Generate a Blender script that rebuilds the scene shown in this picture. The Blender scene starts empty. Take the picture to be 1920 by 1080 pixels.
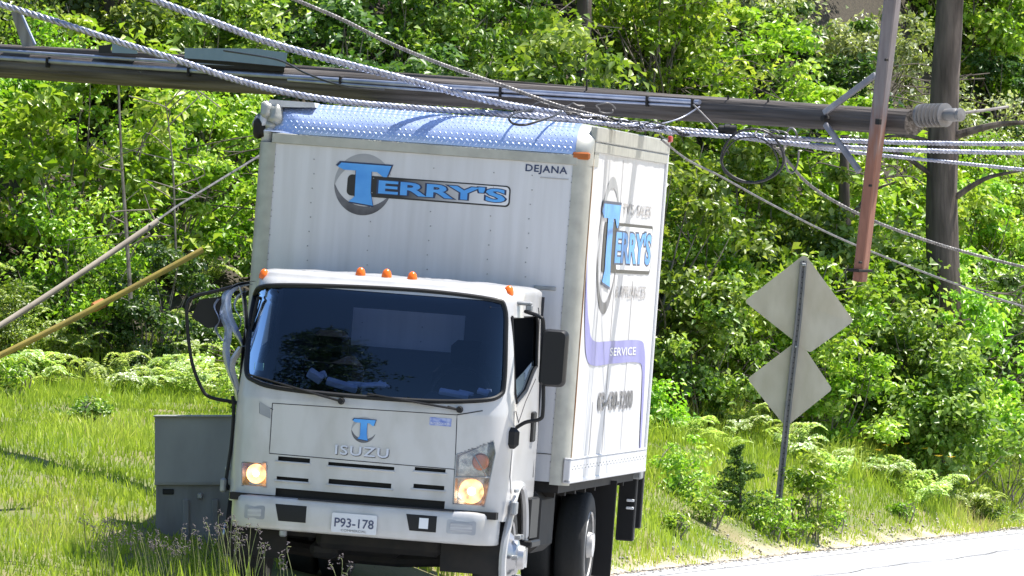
import bpy, math, random
import numpy as np
from mathutils import Matrix, Vector
R_ = math.radians
random.seed(7); rng = np.random.default_rng(11)
scene = bpy.context.scene
# ------------------------------------------------------------ camera, sky, sun, exposure
F, HY, ZC = 15500.0, 641.0, 1.94           # focal length in photo pixels, eye-level row, camera height
cam = bpy.data.cameras.new('camera'); camo = bpy.data.objects.new('camera', cam)
scene.collection.objects.link(camo); scene.camera = camo
cam.sensor_width = 36; cam.lens = 36*F/1920; cam.clip_start = .5; cam.clip_end = 2000
TILT = math.atan((HY-540)/F)
camo.location = (0, 0, ZC); camo.rotation_euler = (math.pi/2+TILT, 0, 0)
SUN_AZ, SUN_EL = R_(20), R_(65)            # azimuth measured from +X towards +Y
world = bpy.data.worlds.new('World'); scene.world = world; world.use_nodes = True
wn = world.node_tree; sky = wn.nodes.new('ShaderNodeTexSky'); sky.sky_type = 'NISHITA'
sky.sun_disc = False; sky.sun_elevation = SUN_EL; sky.sun_rotation = math.pi/2-SUN_AZ; sky.ozone_density = 3.0; sky.dust_density = .4
bg = wn.nodes['Background']; bg.inputs[1].default_value = .10
wn.links.new(sky.outputs[0], bg.inputs[0])
sl = bpy.data.lights.new('sun', 'SUN'); sl.energy = 5.0; sl.angle = R_(.5); sl.color = (1, .955, .88)
so = bpy.data.objects.new('sun', sl); scene.collection.objects.link(so)
sdir = Vector((math.cos(SUN_EL)*math.cos(SUN_AZ), math.cos(SUN_EL)*math.sin(SUN_AZ), math.sin(SUN_EL)))
so.rotation_euler = sdir.to_track_quat('Z', 'Y').to_euler(); so.location = (20, 60, 30)
scene.view_settings.view_transform = 'Standard'; scene.view_settings.look = 'None'
scene.view_settings.exposure = 1.05; scene.view_settings.gamma = 1
scene.render.resolution_x = 1024; scene.render.resolution_y = 576

# ------------------------------------------------------------ helpers
def at(px, py, Y):
    """point in the world seen at photo pixel (px,py) at distance Y"""
    u = (540-py)/F; c, s = math.cos(TILT), math.sin(TILT)
    d = Vector(((px-960)/F, c-u*s, s+u*c)); return Vector((0, 0, ZC))+d*(Y/d.y)
class MB:
    def __init__(s): s.v = []; s.f = []
    def add(s, vs, fs):
        n = len(s.v); s.v += [tuple(p) for p in vs]; s.f += [tuple(i+n for i in f) for f in fs]; return s
    def box(s, c, d, M=None):
        x, y, z = d[0]/2, d[1]/2, d[2]/2
        vs = [Vector((a*x, b*y, e*z)) for a in (-1, 1) for b in (-1, 1) for e in (-1, 1)]
        if M is not None: vs = [M @ p for p in vs]
        vs = [p+Vector(c) for p in vs]
        return s.add(vs, [(0, 1, 3, 2), (4, 6, 7, 5), (0, 4, 5, 1), (2, 3, 7, 6), (0, 2, 6, 4), (1, 5, 7, 3)])
    def bbox(s, c, d, b=.01, M=None):
        """box with chamfered edges"""
        x, y, z = d[0]/2, d[1]/2, d[2]/2; b = min(b, x*.9, y*.9, z*.9)
        out = []
        for sx in (-1, 1):
            for sy in (-1, 1):
                for sz in (-1, 1):
                    out += [Vector((sx*x, sy*(y-b), sz*(z-b))), Vector((sx*(x-b), sy*y, sz*(z-b))), Vector((sx*(x-b), sy*(y-b), sz*z))]
        def I(sx, sy, sz, k): return ((sx > 0)*4+(sy > 0)*2+(sz > 0))*3+k
        fs = []
        for q in (-1, 1):
            fs.append([I(q, -1, -1, 0), I(q, 1, -1, 0), I(q, 1, 1, 0), I(q, -1, 1, 0)][::q])
            fs.append([I(-1, q, -1, 1), I(-1, q, 1, 1), I(1, q, 1, 1), I(1, q, -1, 1)][::q])
            fs.append([I(-1, -1, q, 2), I(1, -1, q, 2), I(1, 1, q, 2), I(-1, 1, q, 2)][::q])
            for w in (-1, 1):
                fs.append([I(-1, q, w, 1), I(1, q, w, 1), I(1, q, w, 2), I(-1, q, w, 2)])
                fs.append([I(q, -1, w, 0), I(q, 1, w, 0), I(q, 1, w, 2), I(q, -1, w, 2)])
                fs.append([I(q, w, -1, 0), I(q, w, 1, 0), I(q, w, 1, 1), I(q, w, -1, 1)])
                for e in (-1, 1): fs.append([I(q, w, e, 0), I(q, w, e, 1), I(q, w, e, 2)])
        if M is not None: out = [M @ p for p in out]
        return s.add([p+Vector(c) for p in out], fs)
    def tube(s, pts, r, n=8, caps=True):
        pts = [Vector(p) for p in pts]; m = len(pts)
        rr = r if isinstance(r, (list, tuple)) else [r]*m
        t = (pts[1]-pts[0]).normalized(); a = Vector((0, 0, 1)) if abs(t.z) < .9 else Vector((1, 0, 0))
        u = t.cross(a).normalized(); vs = []
        for i, p in enumerate(pts):
            t = (pts[min(i+1, m-1)]-pts[max(i-1, 0)])
            if t.length < 1e-9: t = Vector((0, 0, 1))
            t.normalize(); u = (u-t*u.dot(t)).normalized(); w = t.cross(u)
            for k in range(n):
                an = 2*math.pi*k/n; vs.append(p+(u*math.cos(an)+w*math.sin(an))*rr[i])
        fs = [(i*n+k, i*n+(k+1) % n, (i+1)*n+(k+1) % n, (i+1)*n+k) for i in range(m-1) for k in range(n)]
        if caps: fs += [tuple(range(n))[::-1], tuple((m-1)*n+k for k in range(n))]
        return s.add(vs, fs)
    def lathe(s, prof, c, axis='x', n=28):
        """prof = [(axial, radius)...]"""
        vs = []
        for a, r in prof:
            for k in range(n):
                an = 2*math.pi*k/n; p, q = r*math.cos(an), r*math.sin(an)
                vs.append(Vector(c)+(Vector((a, p, q)) if axis == 'x' else Vector((p, a, q)) if axis == 'y' else Vector((p, q, a))))
        m = len(prof)
        fs = [(i*n+k, i*n+(k+1) % n, (i+1)*n+(k+1) % n, (i+1)*n+k) for i in range(m-1) for k in range(n)]
        fs += [tuple(range(n))[::-1], tuple((m-1)*n+k for k in range(n))]
        return s.add(vs, fs)
    def prism(s, poly, fn, d):
        """polygon (a,b) list; fn(a,b,depth)->point"""
        n = len(poly); vs = [fn(a, b, 0) for a, b in poly]+[fn(a, b, d) for a, b in poly]
        return s.add(vs, [tuple(range(n)), tuple(range(2*n-1, n-1, -1))]+[(i, n+i, n+(i+1) % n, (i+1) % n) for i in range(n)])
    def build(s, name, m, parent=None, smooth=35):
        me = bpy.data.meshes.new(name); me.from_pydata(s.v, [], s.f); me.update()
        return link(name, me, m, parent, smooth)
def link(name, me, m, parent=None, smooth=35):
    o = bpy.data.objects.new(name, me); scene.collection.objects.link(o)
    if m is not None: me.materials.append(m)
    if smooth and len(me.polygons):
        me.polygons.foreach_set('use_smooth', [True]*len(me.polygons))
        try: me.set_sharp_from_angle(angle=R_(smooth))
        except Exception: pass
    if parent is not None: o.parent = parent
    return o
def tag(o, label=None, cat=None, group=None, kind=None):
    if label: o['label'] = label
    if cat: o['category'] = cat
    if group: o['group'] = group
    if kind: o['kind'] = kind
    return o
def empty(name, loc=(0, 0, 0), M=None):
    o = bpy.data.objects.new(name, None); scene.collection.objects.link(o)
    o.empty_display_size = .2
    if M is not None: o.matrix_world = M
    else: o.location = loc
    return o
def smoothpts(P, n=8):
    P = [Vector(p) for p in P]; Q = [P[0]*2-P[1]]+P+[P[-1]*2-P[-2]]; out = []
    for i in range(1, len(Q)-2):
        a, b, c, d = Q[i-1:i+3]
        for k in range(n):
            t = k/n; out.append(.5*((2*b)+(c-a)*t+(2*a-5*b+4*c-d)*t*t+(3*b-a-3*c+d)*t**3))
    return out+[P[-1]]
def resample(P, step):
    out = [P[0]]; acc = 0
    for a, b in zip(P, P[1:]):
        L = (b-a).length
        if L < 1e-9: continue
        t = step-acc
        while t <= L: out.append(a+(b-a)*(t/L)); t += step
        acc = (acc+L) % step if L >= step-acc else acc+L
    return out
def twisted(mb, pts, R, r, k, pitch, n=6, step=None):
    P = resample(smoothpts(pts, 12), step or pitch/9); s = 0
    frames = []; u = None
    for i, p in enumerate(P):
        t = (P[min(i+1, len(P)-1)]-P[max(i-1, 0)]).normalized()
        if u is None: u = t.cross(Vector((0, 0, 1))).normalized()
        u = (u-t*u.dot(t)).normalized(); frames.append((p, u, t.cross(u)))
    st = step or pitch/9
    for j in range(k):
        q = []
        for i, (p, u, w) in enumerate(frames):
            a = 2*math.pi*(j/k+i*st/pitch); q.append(p+(u*math.cos(a)+w*math.sin(a))*R)
        mb.tube(q, r, n)
# ------------------------------------------------------------ materials
def mat(name, c, rough=.6, metal=0, c2=None, scale=6, stretch=(1, 1, 1), bump=0, bscale=None, spec=.5, coat=0, detail=6, lo=.35, hi=.65):
    m = bpy.data.materials.new(name); m.use_nodes = True; n = m.node_tree; b = n.nodes['Principled BSDF']
    b.inputs['Base Color'].default_value = (*c, 1); b.inputs['Roughness'].default_value = rough
    b.inputs['Metallic'].default_value = metal; b.inputs['Specular IOR Level'].default_value = spec
    b.inputs['Coat Weight'].default_value = coat; b.inputs['Coat Roughness'].default_value = .08
    if c2 or bump:
        tc = n.nodes.new('ShaderNodeTexCoord'); mp = n.nodes.new('ShaderNodeMapping')
        mp.inputs['Scale'].default_value = stretch; n.links.new(tc.outputs['Object'], mp.inputs[0])
        nz = n.nodes.new('ShaderNodeTexNoise'); nz.inputs['Scale'].default_value = scale; nz.inputs['Detail'].default_value = detail
        n.links.new(mp.outputs[0], nz.inputs[0])
        if c2:
            cr = n.nodes.new('ShaderNodeValToRGB'); cr.color_ramp.elements[0].position = lo; cr.color_ramp.elements[1].position = hi
            cr.color_ramp.elements[0].color = (*c, 1); cr.color_ramp.elements[1].color = (*c2, 1)
            n.links.new(nz.outputs[0], cr.inputs[0]); n.links.new(cr.outputs[0], b.inputs['Base Color'])
        if bump:
            nb = nz
            if bscale:
                nb = n.nodes.new('ShaderNodeTexNoise'); nb.inputs['Scale'].default_value = bscale; nb.inputs['Detail'].default_value = 5
                n.links.new(mp.outputs[0], nb.inputs[0])
            bp = n.nodes.new('ShaderNodeBump'); bp.inputs['Strength'].default_value = bump; bp.inputs['Distance'].default_value = .02
            n.links.new(nb.outputs[0], bp.inputs['Height']); n.links.new(bp.outputs[0], b.inputs['Normal'])
    return m
def emis(name, c, e, base=(.8, .8, .8)):
    m = mat(name, base, .3); b = m.node_tree.nodes['Principled BSDF']
    b.inputs['Emission Color'].default_value = (*c, 1); b.inputs['Emission Strength'].default_value = e; return m
def glass(name, tint, refl=.1, rough=.02):
    m = bpy.data.materials.new(name); m.use_nodes = True; n = m.node_tree; n.nodes.clear()
    o = n.nodes.new('ShaderNodeOutputMaterial'); t = n.nodes.new('ShaderNodeBsdfTransparent'); t.inputs[0].default_value = (*tint, 1)
    g = n.nodes.new('ShaderNodeBsdfGlossy'); g.inputs['Roughness'].default_value = rough
    fr = n.nodes.new('ShaderNodeFresnel'); fr.inputs[0].default_value = 1.5
    mu = n.nodes.new('ShaderNodeMath'); mu.operation = 'MULTIPLY'; mu.inputs[1].default_value = 1.7; g.inputs[0].default_value = (.62, .8, 1, 1); mu.use_clamp = True
    mx = n.nodes.new('ShaderNodeMixShader'); n.links.new(fr.outputs[0], mu.inputs[0]); n.links.new(mu.outputs[0], mx.inputs[0])
    n.links.new(t.outputs[0], mx.inputs[1]); n.links.new(g.outputs[0], mx.inputs[2]); n.links.new(mx.outputs[0], o.inputs[0]); return m
M_ = {}
M_['box'] = mat('box_white_paint', (.58, .585, .61), .38, c2=(.46, .46, .47), scale=2.2, stretch=(5, 5, .35), lo=.38, hi=.85, bump=.05, bscale=2)
M_['cab'] = mat('cab_white_paint', (.50, .495, .495), .3, c2=(.37, .36, .34), scale=2.6, stretch=(2.2, 1, 1), coat=.4, lo=.42, hi=.85, bump=.06, bscale=3)
M_['alu'] = mat('weathered_aluminium', (.42, .42, .38), .45, .35, c2=(.34, .34, .31), scale=9, bump=.1)
M_['chrome'] = mat('chrome', (.8, .8, .8), .12, 1)
M_['steel'] = mat('galvanised_steel', (.34, .35, .36), .5, .6, c2=(.24, .25, .26), scale=14)
M_['black'] = mat('black_plastic', (.010, .010, .011), .5, spec=.3)
M_['under'] = mat('chassis_black', (.006, .006, .006), .8, c2=(.016, .013, .011), scale=8)
M_['rubber'] = mat('tyre_rubber', (.018, .018, .018), .8, bump=.2, scale=30)
M_['seam'] = mat('panel_gap', (.03, .03, .035), .9)
M_['amber'] = mat('amber_lens', (.9, .16, .01), .25)
M_['amber'].node_tree.nodes['Principled BSDF'].inputs['Subsurface Weight'].default_value = .0
M_['amberdark'] = mat('dull_amber_lens', (.35, .09, .01), .35)
M_['red'] = mat('red_lens', (.4, .03, .03), .3)
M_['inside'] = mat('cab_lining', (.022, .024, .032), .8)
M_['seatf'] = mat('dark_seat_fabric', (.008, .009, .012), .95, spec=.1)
M_['wind'] = glass('windscreen_glass', (.32, .38, .54))
M_['lens'] = glass('lamp_lens_glass', (.92, .92, .92))
M_['navy'] = mat('navy_vinyl', (.015, .03, .09), .4)
M_['lblue'] = mat('pale_blue_vinyl', (.10, .38, .80), .4, c2=(.05, .26, .68), scale=3, stretch=(1, 1, 2))
M_['sblue'] = mat('faded_blue_vinyl', (.12, .33, .72), .4)
M_['blackv'] = mat('black_vinyl', (.012, .012, .014), .4)
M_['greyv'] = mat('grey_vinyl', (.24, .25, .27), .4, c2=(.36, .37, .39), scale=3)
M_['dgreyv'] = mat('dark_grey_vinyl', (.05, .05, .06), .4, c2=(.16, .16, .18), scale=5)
M_['faint'] = mat('faded_grey_lettering', (.36, .34, .33), .5)
M_['violet'] = mat('violet_vinyl', (.17, .17, .44), .4, c2=(.25, .25, .52), scale=2)
M_['whitev'] = mat('white_vinyl', (.72, .73, .75), .4)
M_['lamp'] = emis('lit_lamp_glow', (1, .42, .14), 1.3, (.4, .3, .2)); _n, _b = M_['lamp'].node_tree, M_['lamp'].node_tree.nodes['Principled BSDF']
_t = _n.nodes.new('ShaderNodeTexCoord'); _v = _n.nodes.new('ShaderNodeTexNoise'); _v.inputs['Scale'].default_value = 15; _c = _n.nodes.new('ShaderNodeMapRange'); _c.inputs[1].default_value = .3; _c.inputs[2].default_value = .7; _c.inputs[4].default_value = 2.6; _c.inputs[3].default_value = .2
_n.links.new(_t.outputs['Object'], _v.inputs[0]); _n.links.new(_v.outputs[0], _c.inputs[0]); _n.links.new(_c.outputs[0], _b.inputs['Emission Strength'])
M_['lamphot'] = emis('lit_bulb', (1, .80, .50), 6)
M_['paper'] = mat('paper', (.55, .62, .70), .8)
M_['rust'] = mat('rust_stain', (.30, .13, .04), .8, c2=(.5, .42, .3), scale=12, stretch=(1, 1, .3))
M_['tread'] = mat('diamond_tread_plate', (.46, .56, .80), .33, .72)  # blue sky reflection painted into the base colour of the metal

# ============================================================ THE TRUCK
Rz = Matrix.Rotation(-.12819, 4, 'Z'); Ry = Matrix.Rotation(.075914, 4, 'Y'); Rx = Matrix.Rotation(.00284, 4, 'X')
TM = Matrix.Translation((-.8763, 59.9277, .0931)) @ Rz @ Ry @ Rx
TI = TM.inverted()
def L(px, py, y=None, x=None):
    """truck-local point seen at photo pixel, on the truck-local plane y=const or x=const"""
    o = TI @ Vector((0, 0, ZC)); d = TI.to_3x3() @ (at(px, py, 60)-Vector((0, 0, ZC)))
    s = (y-o.y)/d.y if y is not None else (x-o.x)/d.x
    return o+d*s
truck = empty('box_truck', M=TM)
tag(truck, 'white box truck with lit headlights, its roof caught under the fallen utility pole', 'truck')

# ---- text
def text_mesh(s, bold=0, space=1.0):
    cu = bpy.data.curves.new('t', 'FONT'); cu.body = s; cu.size = 1; cu.offset = bold; cu.space_character = space; cu.resolution_u = 3
    o = bpy.data.objects.new('t', cu); scene.collection.objects.link(o)
    me = bpy.data.meshes.new_from_object(o.evaluated_get(bpy.context.evaluated_depsgraph_get()))
    vs = [tuple(v.co) for v in me.vertices]; fs = [tuple(p.vertices) for p in me.polygons]
    bpy.data.objects.remove(o); bpy.data.meshes.remove(me); return vs, fs
def text_on(mb, s, fn, a0, a1, b0, b1, bold=0, space=1.0, depth=0, grow=0):
    """fit the writing into a0..a1 x b0..b1 (measured without bold), fn(a,b,depth)->point"""
    v0, _ = text_mesh(s, 0, space); vs, fs = text_mesh(s, bold, space)
    x0, x1 = min(v[0] for v in v0), max(v[0] for v in v0); y0, y1 = min(v[1] for v in v0), max(v[1] for v in v0)
    f = lambda v: (a0+(v[0]-x0)/(x1-x0)*(a1-a0), b0+(v[1]-y0)/(y1-y0)*(b1-b0))
    mb.add([fn(*f(v), depth) for v in vs], fs)
    return mb
def front(off):                       # on the box front (y=0), towards the viewer by off
    return lambda a, b, d=0: Vector((a, -off-d, b))
def side(off):                        # on the box driver side (x=1.22): a = local y
    return lambda a, b, d=0: Vector((1.22+off+d, a, b))
def crescent(cx, cy, rx, ry, a0, a1, th, n=28, phase=None, inn=(0, 0)):
    """crescent between an outer ellipse and a shifted inner one, a0..a1 degrees"""
    out = []; inn_ = []
    for i in range(n+1):
        t = i/n; a = R_(a0+(a1-a0)*t); w = th*math.sin(math.pi*t)**.8
        out.append((cx+rx*math.cos(a), cy+ry*math.sin(a))); inn_.append((cx+(rx-w*rx)*math.cos(a), cy+(ry-w*ry)*math.sin(a)))
    return out, inn_
def strip(mb, A, B, fn, d=0):
    n = len(A); mb.add([fn(*a, d) for a in A]+[fn(*b, d) for b in B], [(i, i+1, n+i+1, n+i) for i in range(n-1)]); return mb
def rrect(x0, x1, y0, y1, r, n=5):
    P = []
    for cx, cy, a0 in ((x1-r, y1-r, 0), (x0+r, y1-r, 90), (x0+r, y0+r, 180), (x1-r, y0+r, 270)):
        for k in range(n+1): a = R_(a0+90*k/n); P.append((cx+r*math.cos(a), cy+r*math.sin(a)))
    return P
TSH = [(-.50, .40), (-.43, .50), (.50, .50), (.43, .22), (.36, .22), (.24, .33), (.14, .33), (.15, -.18), (.21, -.50), (-.24, -.44), (-.14, -.30), (-.15, .33), (-.25, .33), (-.38, .33)]
def logo(parent, mk, cx, cy, rx, ry, x1, yb0, yb1, whole=True, s=1, words=True, tf=.65):
    """crescent ring, big T and the lettered box; x to the right, y up; mk(off) gives the surface"""
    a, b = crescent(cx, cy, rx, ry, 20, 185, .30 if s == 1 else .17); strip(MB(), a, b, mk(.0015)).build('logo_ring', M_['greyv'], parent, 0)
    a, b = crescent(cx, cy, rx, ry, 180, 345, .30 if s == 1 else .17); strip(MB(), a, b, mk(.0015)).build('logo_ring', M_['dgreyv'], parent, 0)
    if words:
        xl = cx-.55*rx; bw = (yb1-yb0)*.06
        m = MB(); P = rrect(xl, x1, yb0, yb1, (yb1-yb0)*.22); m.add([mk(.0025)(p[0], p[1]) for p in P], [tuple(range(len(P)))]); pl = m.build('logo_panel', M_['blackv'], parent, 0)
        m = MB(); P = rrect(cx+.9*rx, x1-bw*1.2, yb0+bw*1.2, yb1-bw, (yb1-yb0)*.18)
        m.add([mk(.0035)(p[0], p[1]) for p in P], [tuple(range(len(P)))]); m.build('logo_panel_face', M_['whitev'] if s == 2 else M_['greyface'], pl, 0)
        h = yb1-yb0; A0 = cx+.58*rx if s == 1 else cx+.75*rx; A1 = x1-h*.30
        text_on(MB(), "ERRY'S", mk(.0045), A0, A1, yb0+h*.22, yb0+h*.82, .075).build('logo_letters_edge', M_['navy'], pl, 0)
        text_on(MB(), "ERRY'S", mk(.0055), A0, A1, yb0+h*.22, yb0+h*.82, .03).build('logo_letters', M_['lblue'], pl, 0)
    for off, g, mm in ((.0065, 1.07, 'navy'), (.0075, 1.0, 'lblue')):
        m = MB(); f = mk(off)
        P = [(cx+x*g*2.0*rx*.93, cy+y*g*2.0*ry*tf) for x, y in TSH]
        # split into bar and stem so that both are convex enough
        m.add([f(*p) for p in P], [(0, 1, 2, 3, 4, 5, 6, 11, 12, 13), (6, 7, 8, 9, 10, 11)]); m.build('logo_initial', M_[mm], parent, 0)
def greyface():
    m = mat('graded_vinyl_face', (.6, .61, .63), .4); n = m.node_tree; b = n.nodes['Principled BSDF']  # printed gradient, black at left to white at right
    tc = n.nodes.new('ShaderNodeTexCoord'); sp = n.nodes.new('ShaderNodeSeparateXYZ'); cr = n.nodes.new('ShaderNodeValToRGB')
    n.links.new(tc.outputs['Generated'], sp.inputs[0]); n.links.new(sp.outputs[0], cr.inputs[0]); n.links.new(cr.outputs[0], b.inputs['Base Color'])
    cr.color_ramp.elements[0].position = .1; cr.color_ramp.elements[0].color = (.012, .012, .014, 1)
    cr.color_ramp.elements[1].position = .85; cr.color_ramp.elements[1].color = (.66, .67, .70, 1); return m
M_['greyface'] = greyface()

# ---- cargo box
ZB, ZT, ZP, BL, W2, CR = .92, 3.51, 3.22, 4.9, 1.22, .10
m = MB()
# front panel with slight bow between rivet columns
m.add([(-W2+CR, 0, ZB), (W2-CR, 0, ZB), (W2-CR, 0, ZP), (-W2+CR, 0, ZP)], [(0, 1, 2, 3)])
def sidepanel(x):
    ys = np.linspace(.10, BL-.08, 60); zs = np.linspace(ZB+.17, ZT-.15, 30)
    vs = [(x*(1+.0012*math.sin(y*9+z*1.3)+.001*math.sin(y*21)), y, z) for z in zs for y in ys]
    fs = [(i*60+j, i*60+j+1, (i+1)*60+j+1, (i+1)*60+j) for i in range(29) for j in range(59)]
    return vs, fs
for sgn in (1, -1): m.add(*sidepanel(sgn*(W2-.002)))
m.box((0, BL-.03, (ZB+ZT)/2), (2*W2-.06, .04, ZT-ZB-.05))
m.box((0, BL/2, ZB+.03), (2*W2-.08, BL-.1, .05))
cargo = m.build('cargo_box', M_['box'], truck)
m = MB(); m.add([(-W2+.02, .3, ZT-.004), (W2-.02, .3, ZT-.004), (W2-.02, BL, ZT-.004), (-W2+.02, BL, ZT-.004)], [(0, 1, 2, 3)])
for k in range(9): m.box((0, .7+k*.48, ZT+.004), (2*W2-.2, .05, .012))
m.build('box_roof', M_['box'], cargo)
for sgn in (-1, 1):                    # rounded corner posts
    m = MB(); n = 8; zs = (ZB-.02, ZP); vs = []
    for z in zs:
        vs += [(sgn*(W2-CR-.03), -.006, z)]+[(sgn*(W2-CR+CR*math.sin(R_(90*k/n))), -.006+CR*(1-math.cos(R_(90*k/n))), z) for k in range(n+1)]+[(sgn*W2, .14, z)]
    q = n+3; m.add(vs, [(k, k+1, q+k+1, q+k) for k in range(q-1)]); m.build('corner_post', M_['alu'], cargo)
m = MB(); m.box((W2+.004, .105, 2.1), (.006, .02, 2.35)); m.build('rust_streak', M_['rust'], cargo, 0)
for sgn in (-1, 1):                    # rails
    m = MB(); x = sgn*(W2+.004)
    m.bbox((sgn*(W2-.006), BL/2+.05, ZT-.055), (.05, BL-.1, .11), .008); m.bbox((sgn*(W2-.012), BL/2+.05, ZT-.150), (.05, BL-.1, .075), .006)
    m.build('top_rail', M_['alu'], cargo)
    m = MB(); m.bbox((sgn*(W2-.012), BL/2, ZB+.085), (.05, BL, .17), .006); m.bbox((sgn*(W2-.006), BL/2, ZB+.012), (.05, BL, .03), .006)
    m.bbox((sgn*(W2-.008), BL/2, ZB+.175), (.05, BL, .012), .003)
    m.build('bottom_rail', M_['box'], cargo)
    m = MB()
    for k in range(48): m.lathe([(-.004, .006), (sgn*.005, .004)], (sgn*(W2+.014), .12+k*.1, ZB+.10+.02*(k % 2)), 'x', 5)
    m.build('rail_rivets', M_['steel'], cargo, 0)
    m = MB(); m.bbox((sgn*(W2-.02), BL-.03, (ZB+ZT)/2), (.07, .09, ZT-ZB+.01), .01); m.build('rear_post', M_['alu'] if sgn < 0 else M_['box'], cargo)
m = MB()                               # rivets on the front
for x in (-1.09, -.80, -.36, .08, .52, .80, 1.09):
    st = .045 if abs(x) > 1 else .105
    z = ZB+.1
    while z < ZP-.05: m.lathe([(0, .0055), (-.005, .0035)], (x+(.004*math.sin(z*40)), -.0005, z), 'y', 5); z += st
m.build('front_rivets', M_['steel'], cargo, 0)
m = MB(); m.box((0, -.002, 1.12), (2.2, .004, .006)); m.build('front_seam', M_['seam'], cargo, 0)
m = MB(); p = L(1022, 540, y=0); m.bbox((p.x, -.006, p.z), (.16, .008, .028), .003); m.build('front_tab', M_['steel'], cargo)
# nose cap: cream lip, then tread plate curving back to the roof
def capsec(t):                         # t 0..1 -> (y,z)
    a = R_(90*t); return (-.012+.34*(1-math.cos(a))**1.0, ZP+.075+(ZT+.015-ZP-.075)*math.sin(a))
m = MB(); m.bbox((0, -.008, ZP+.035), (2*W2-.2, .02, .075), .005); m.build('cap_lip', M_['alu'], cargo)
m = MB(); N = 20; NX = 60; vs = []
def capx(i): return -W2+.04+(2*W2-.16)*i/NX
for i in range(NX+1):
    for k in range(N+1):
        y, z = capsec(k/N); x = capx(i)
        d = max(0, 1-(x+W2)/.30)            # crushed at the left end
        w = .012*math.sin(x*9+k*.5)*min(1, d*3+.12)
        vs.append((x, y+.16*d*d*(1-k/N)**.5*(k > 0)-w, z-.03*d*(k/N)+w*.5))
m.add(vs, [(i*(N+1)+k, (i+1)*(N+1)+k, (i+1)*(N+1)+k+1, i*(N+1)+k+1) for i in range(NX) for k in range(N)])
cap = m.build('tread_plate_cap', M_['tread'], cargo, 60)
m = MB()                               # raised lozenges of the plate
for r in range(1, 15):
    t = r/15.5
    x = -W2+.10+(r % 2)*.021
    while x < W2-.15:
        d = max(0, 1-(x+W2)/.30); y, z = capsec(t); y2, z2 = capsec(t+.012)
        k = t*N; w = .012*math.sin(x*9+k*.5)*min(1, d*3+.12)
        c = Vector((x, y+.16*d*d*(1-t)**.5-w, z-.03*d*t+w*.5)); tv = Vector((0, y2-y, z2-z)).normalized(); nv = Vector((0, -tv.z, tv.y))
        sg = 1 if r % 2 else -1; e = (Vector((1, 0, 0))*.8+tv*.75*sg).normalized(); g = nv.cross(e)
        m.add([c-e*.014, c+g*.0055, c+e*.014, c-g*.0055, c+nv*.0035], [(0, 3, 4), (3, 2, 4), (2, 1, 4), (1, 0, 4)]); x += .042
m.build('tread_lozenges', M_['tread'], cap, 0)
# right hand casting of the cap
m = MB(); n = 10; vs = []
for i in range(n+1):
    a = R_(90*i/n); xo = W2-.12+.125*math.sin(a); ya = .11*(1-math.cos(a))
    for k in range(13):
        y, z = capsec(k/12); s = math.sin(R_(90*k/12)); vs.append((xo-.03*s*math.sin(a)*0, y-.004+ya*(1-.6*s), z-.02*(i/n)*s) if k else (xo, -.012+ya, ZP))
m.add(vs, [(i*13+k, (i+1)*13+k, (i+1)*13+k+1, i*13+k+1) for i in range(n) for k in range(12)])
m.add([(W2+.005, .098, ZP), (W2+.005, .4, ZP), (W2+.005, .4, ZT-.0), (W2+.005, .2, ZT-.01)], [(0, 1, 2, 3)])
m.build('cap_corner', M_['alu'], cargo, 60)
m = MB(); p = L(1090, 292, y=.01); m.bbox((p.x-.0, .005, p.z), (.13, .05, .055), .012); m.build('corner_marker_light', M_['amberdark'], cargo)
m = MB(); p = L(1252, 256, x=1.22); m.bbox((1.25, BL-.12, p.z-.02), (.03, .12, .05), .008); m.build('rear_marker_light', M_['red'], cargo)
# crushed left corner: crumpled sheet bundled in folds
for px, py, r, cc in ((503, 208, .06, 'alu'), (516, 216, .07, 'alu'), (497, 226, .05, 'box'), (508, 240, .055, 'alu'), (490, 240, .065, 'under'), (502, 254, .06, 'box'), (485, 228, .045, 'steel')):
    m = MB(); p = L(px, py, y=.10); vs = []; nn = 10
    for i in range(nn+1):
        for k in range(14):
            th = math.pi*i/nn; ph = 2*math.pi*k/14; rr = r*(1+.16*math.sin(3*th+px)+.14*math.sin(2*ph+py)+.07*math.sin(5*ph+2*th))
            vs.append((p.x+rr*math.sin(th)*math.cos(ph)*.9, p.y+rr*1.2*math.sin(th)*math.sin(ph), p.z+rr*math.cos(th)))
    m.add(vs, [(i*14+k, i*14+(k+1) % 14, (i+1)*14+(k+1) % 14, (i+1)*14+k) for i in range(nn) for k in range(14)])
    m.build('crumpled_corner', M_[cc], cargo, 60)
m = MB(); p = L(526, 197, y=.10); m.prism([(-.10, -.02), (.26, 0), (.25, .035), (-.08, .035)], lambda a, b, d: Vector((p.x+a, .08+d, p.z+b)), .25); m.build('bent_roof_edge', M_['box'], cargo)
# front graphics
c = L(681, 346, y=0); e = L(681, 288, y=0); x1 = L(957, 368, y=0).x; zb = L(957, 389, y=0).z; zt = L(957, 349, y=0).z
logo(cargo, front, c.x, c.z, .212, e.z-c.z, x1, zb, zt, tf=.66)
p, q = L(985, 326, y=0), L(1064, 311, y=0)
text_on(MB(), 'DEJANA', front(.003), p.x, q.x, p.z+.005, q.z-.01, .02, 1.1).build('maker_lettering', M_['navy'], cargo, 0)
p, q = L(1010, 331, y=0), L(1064, 328, y=0)
m = MB(); m.box(((p.x+q.x)/2+.01, -.003, p.z-.006), (q.x-p.x, .003, .006)); m.build('small_lettering', M_['faint'], cargo, 0)
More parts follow.
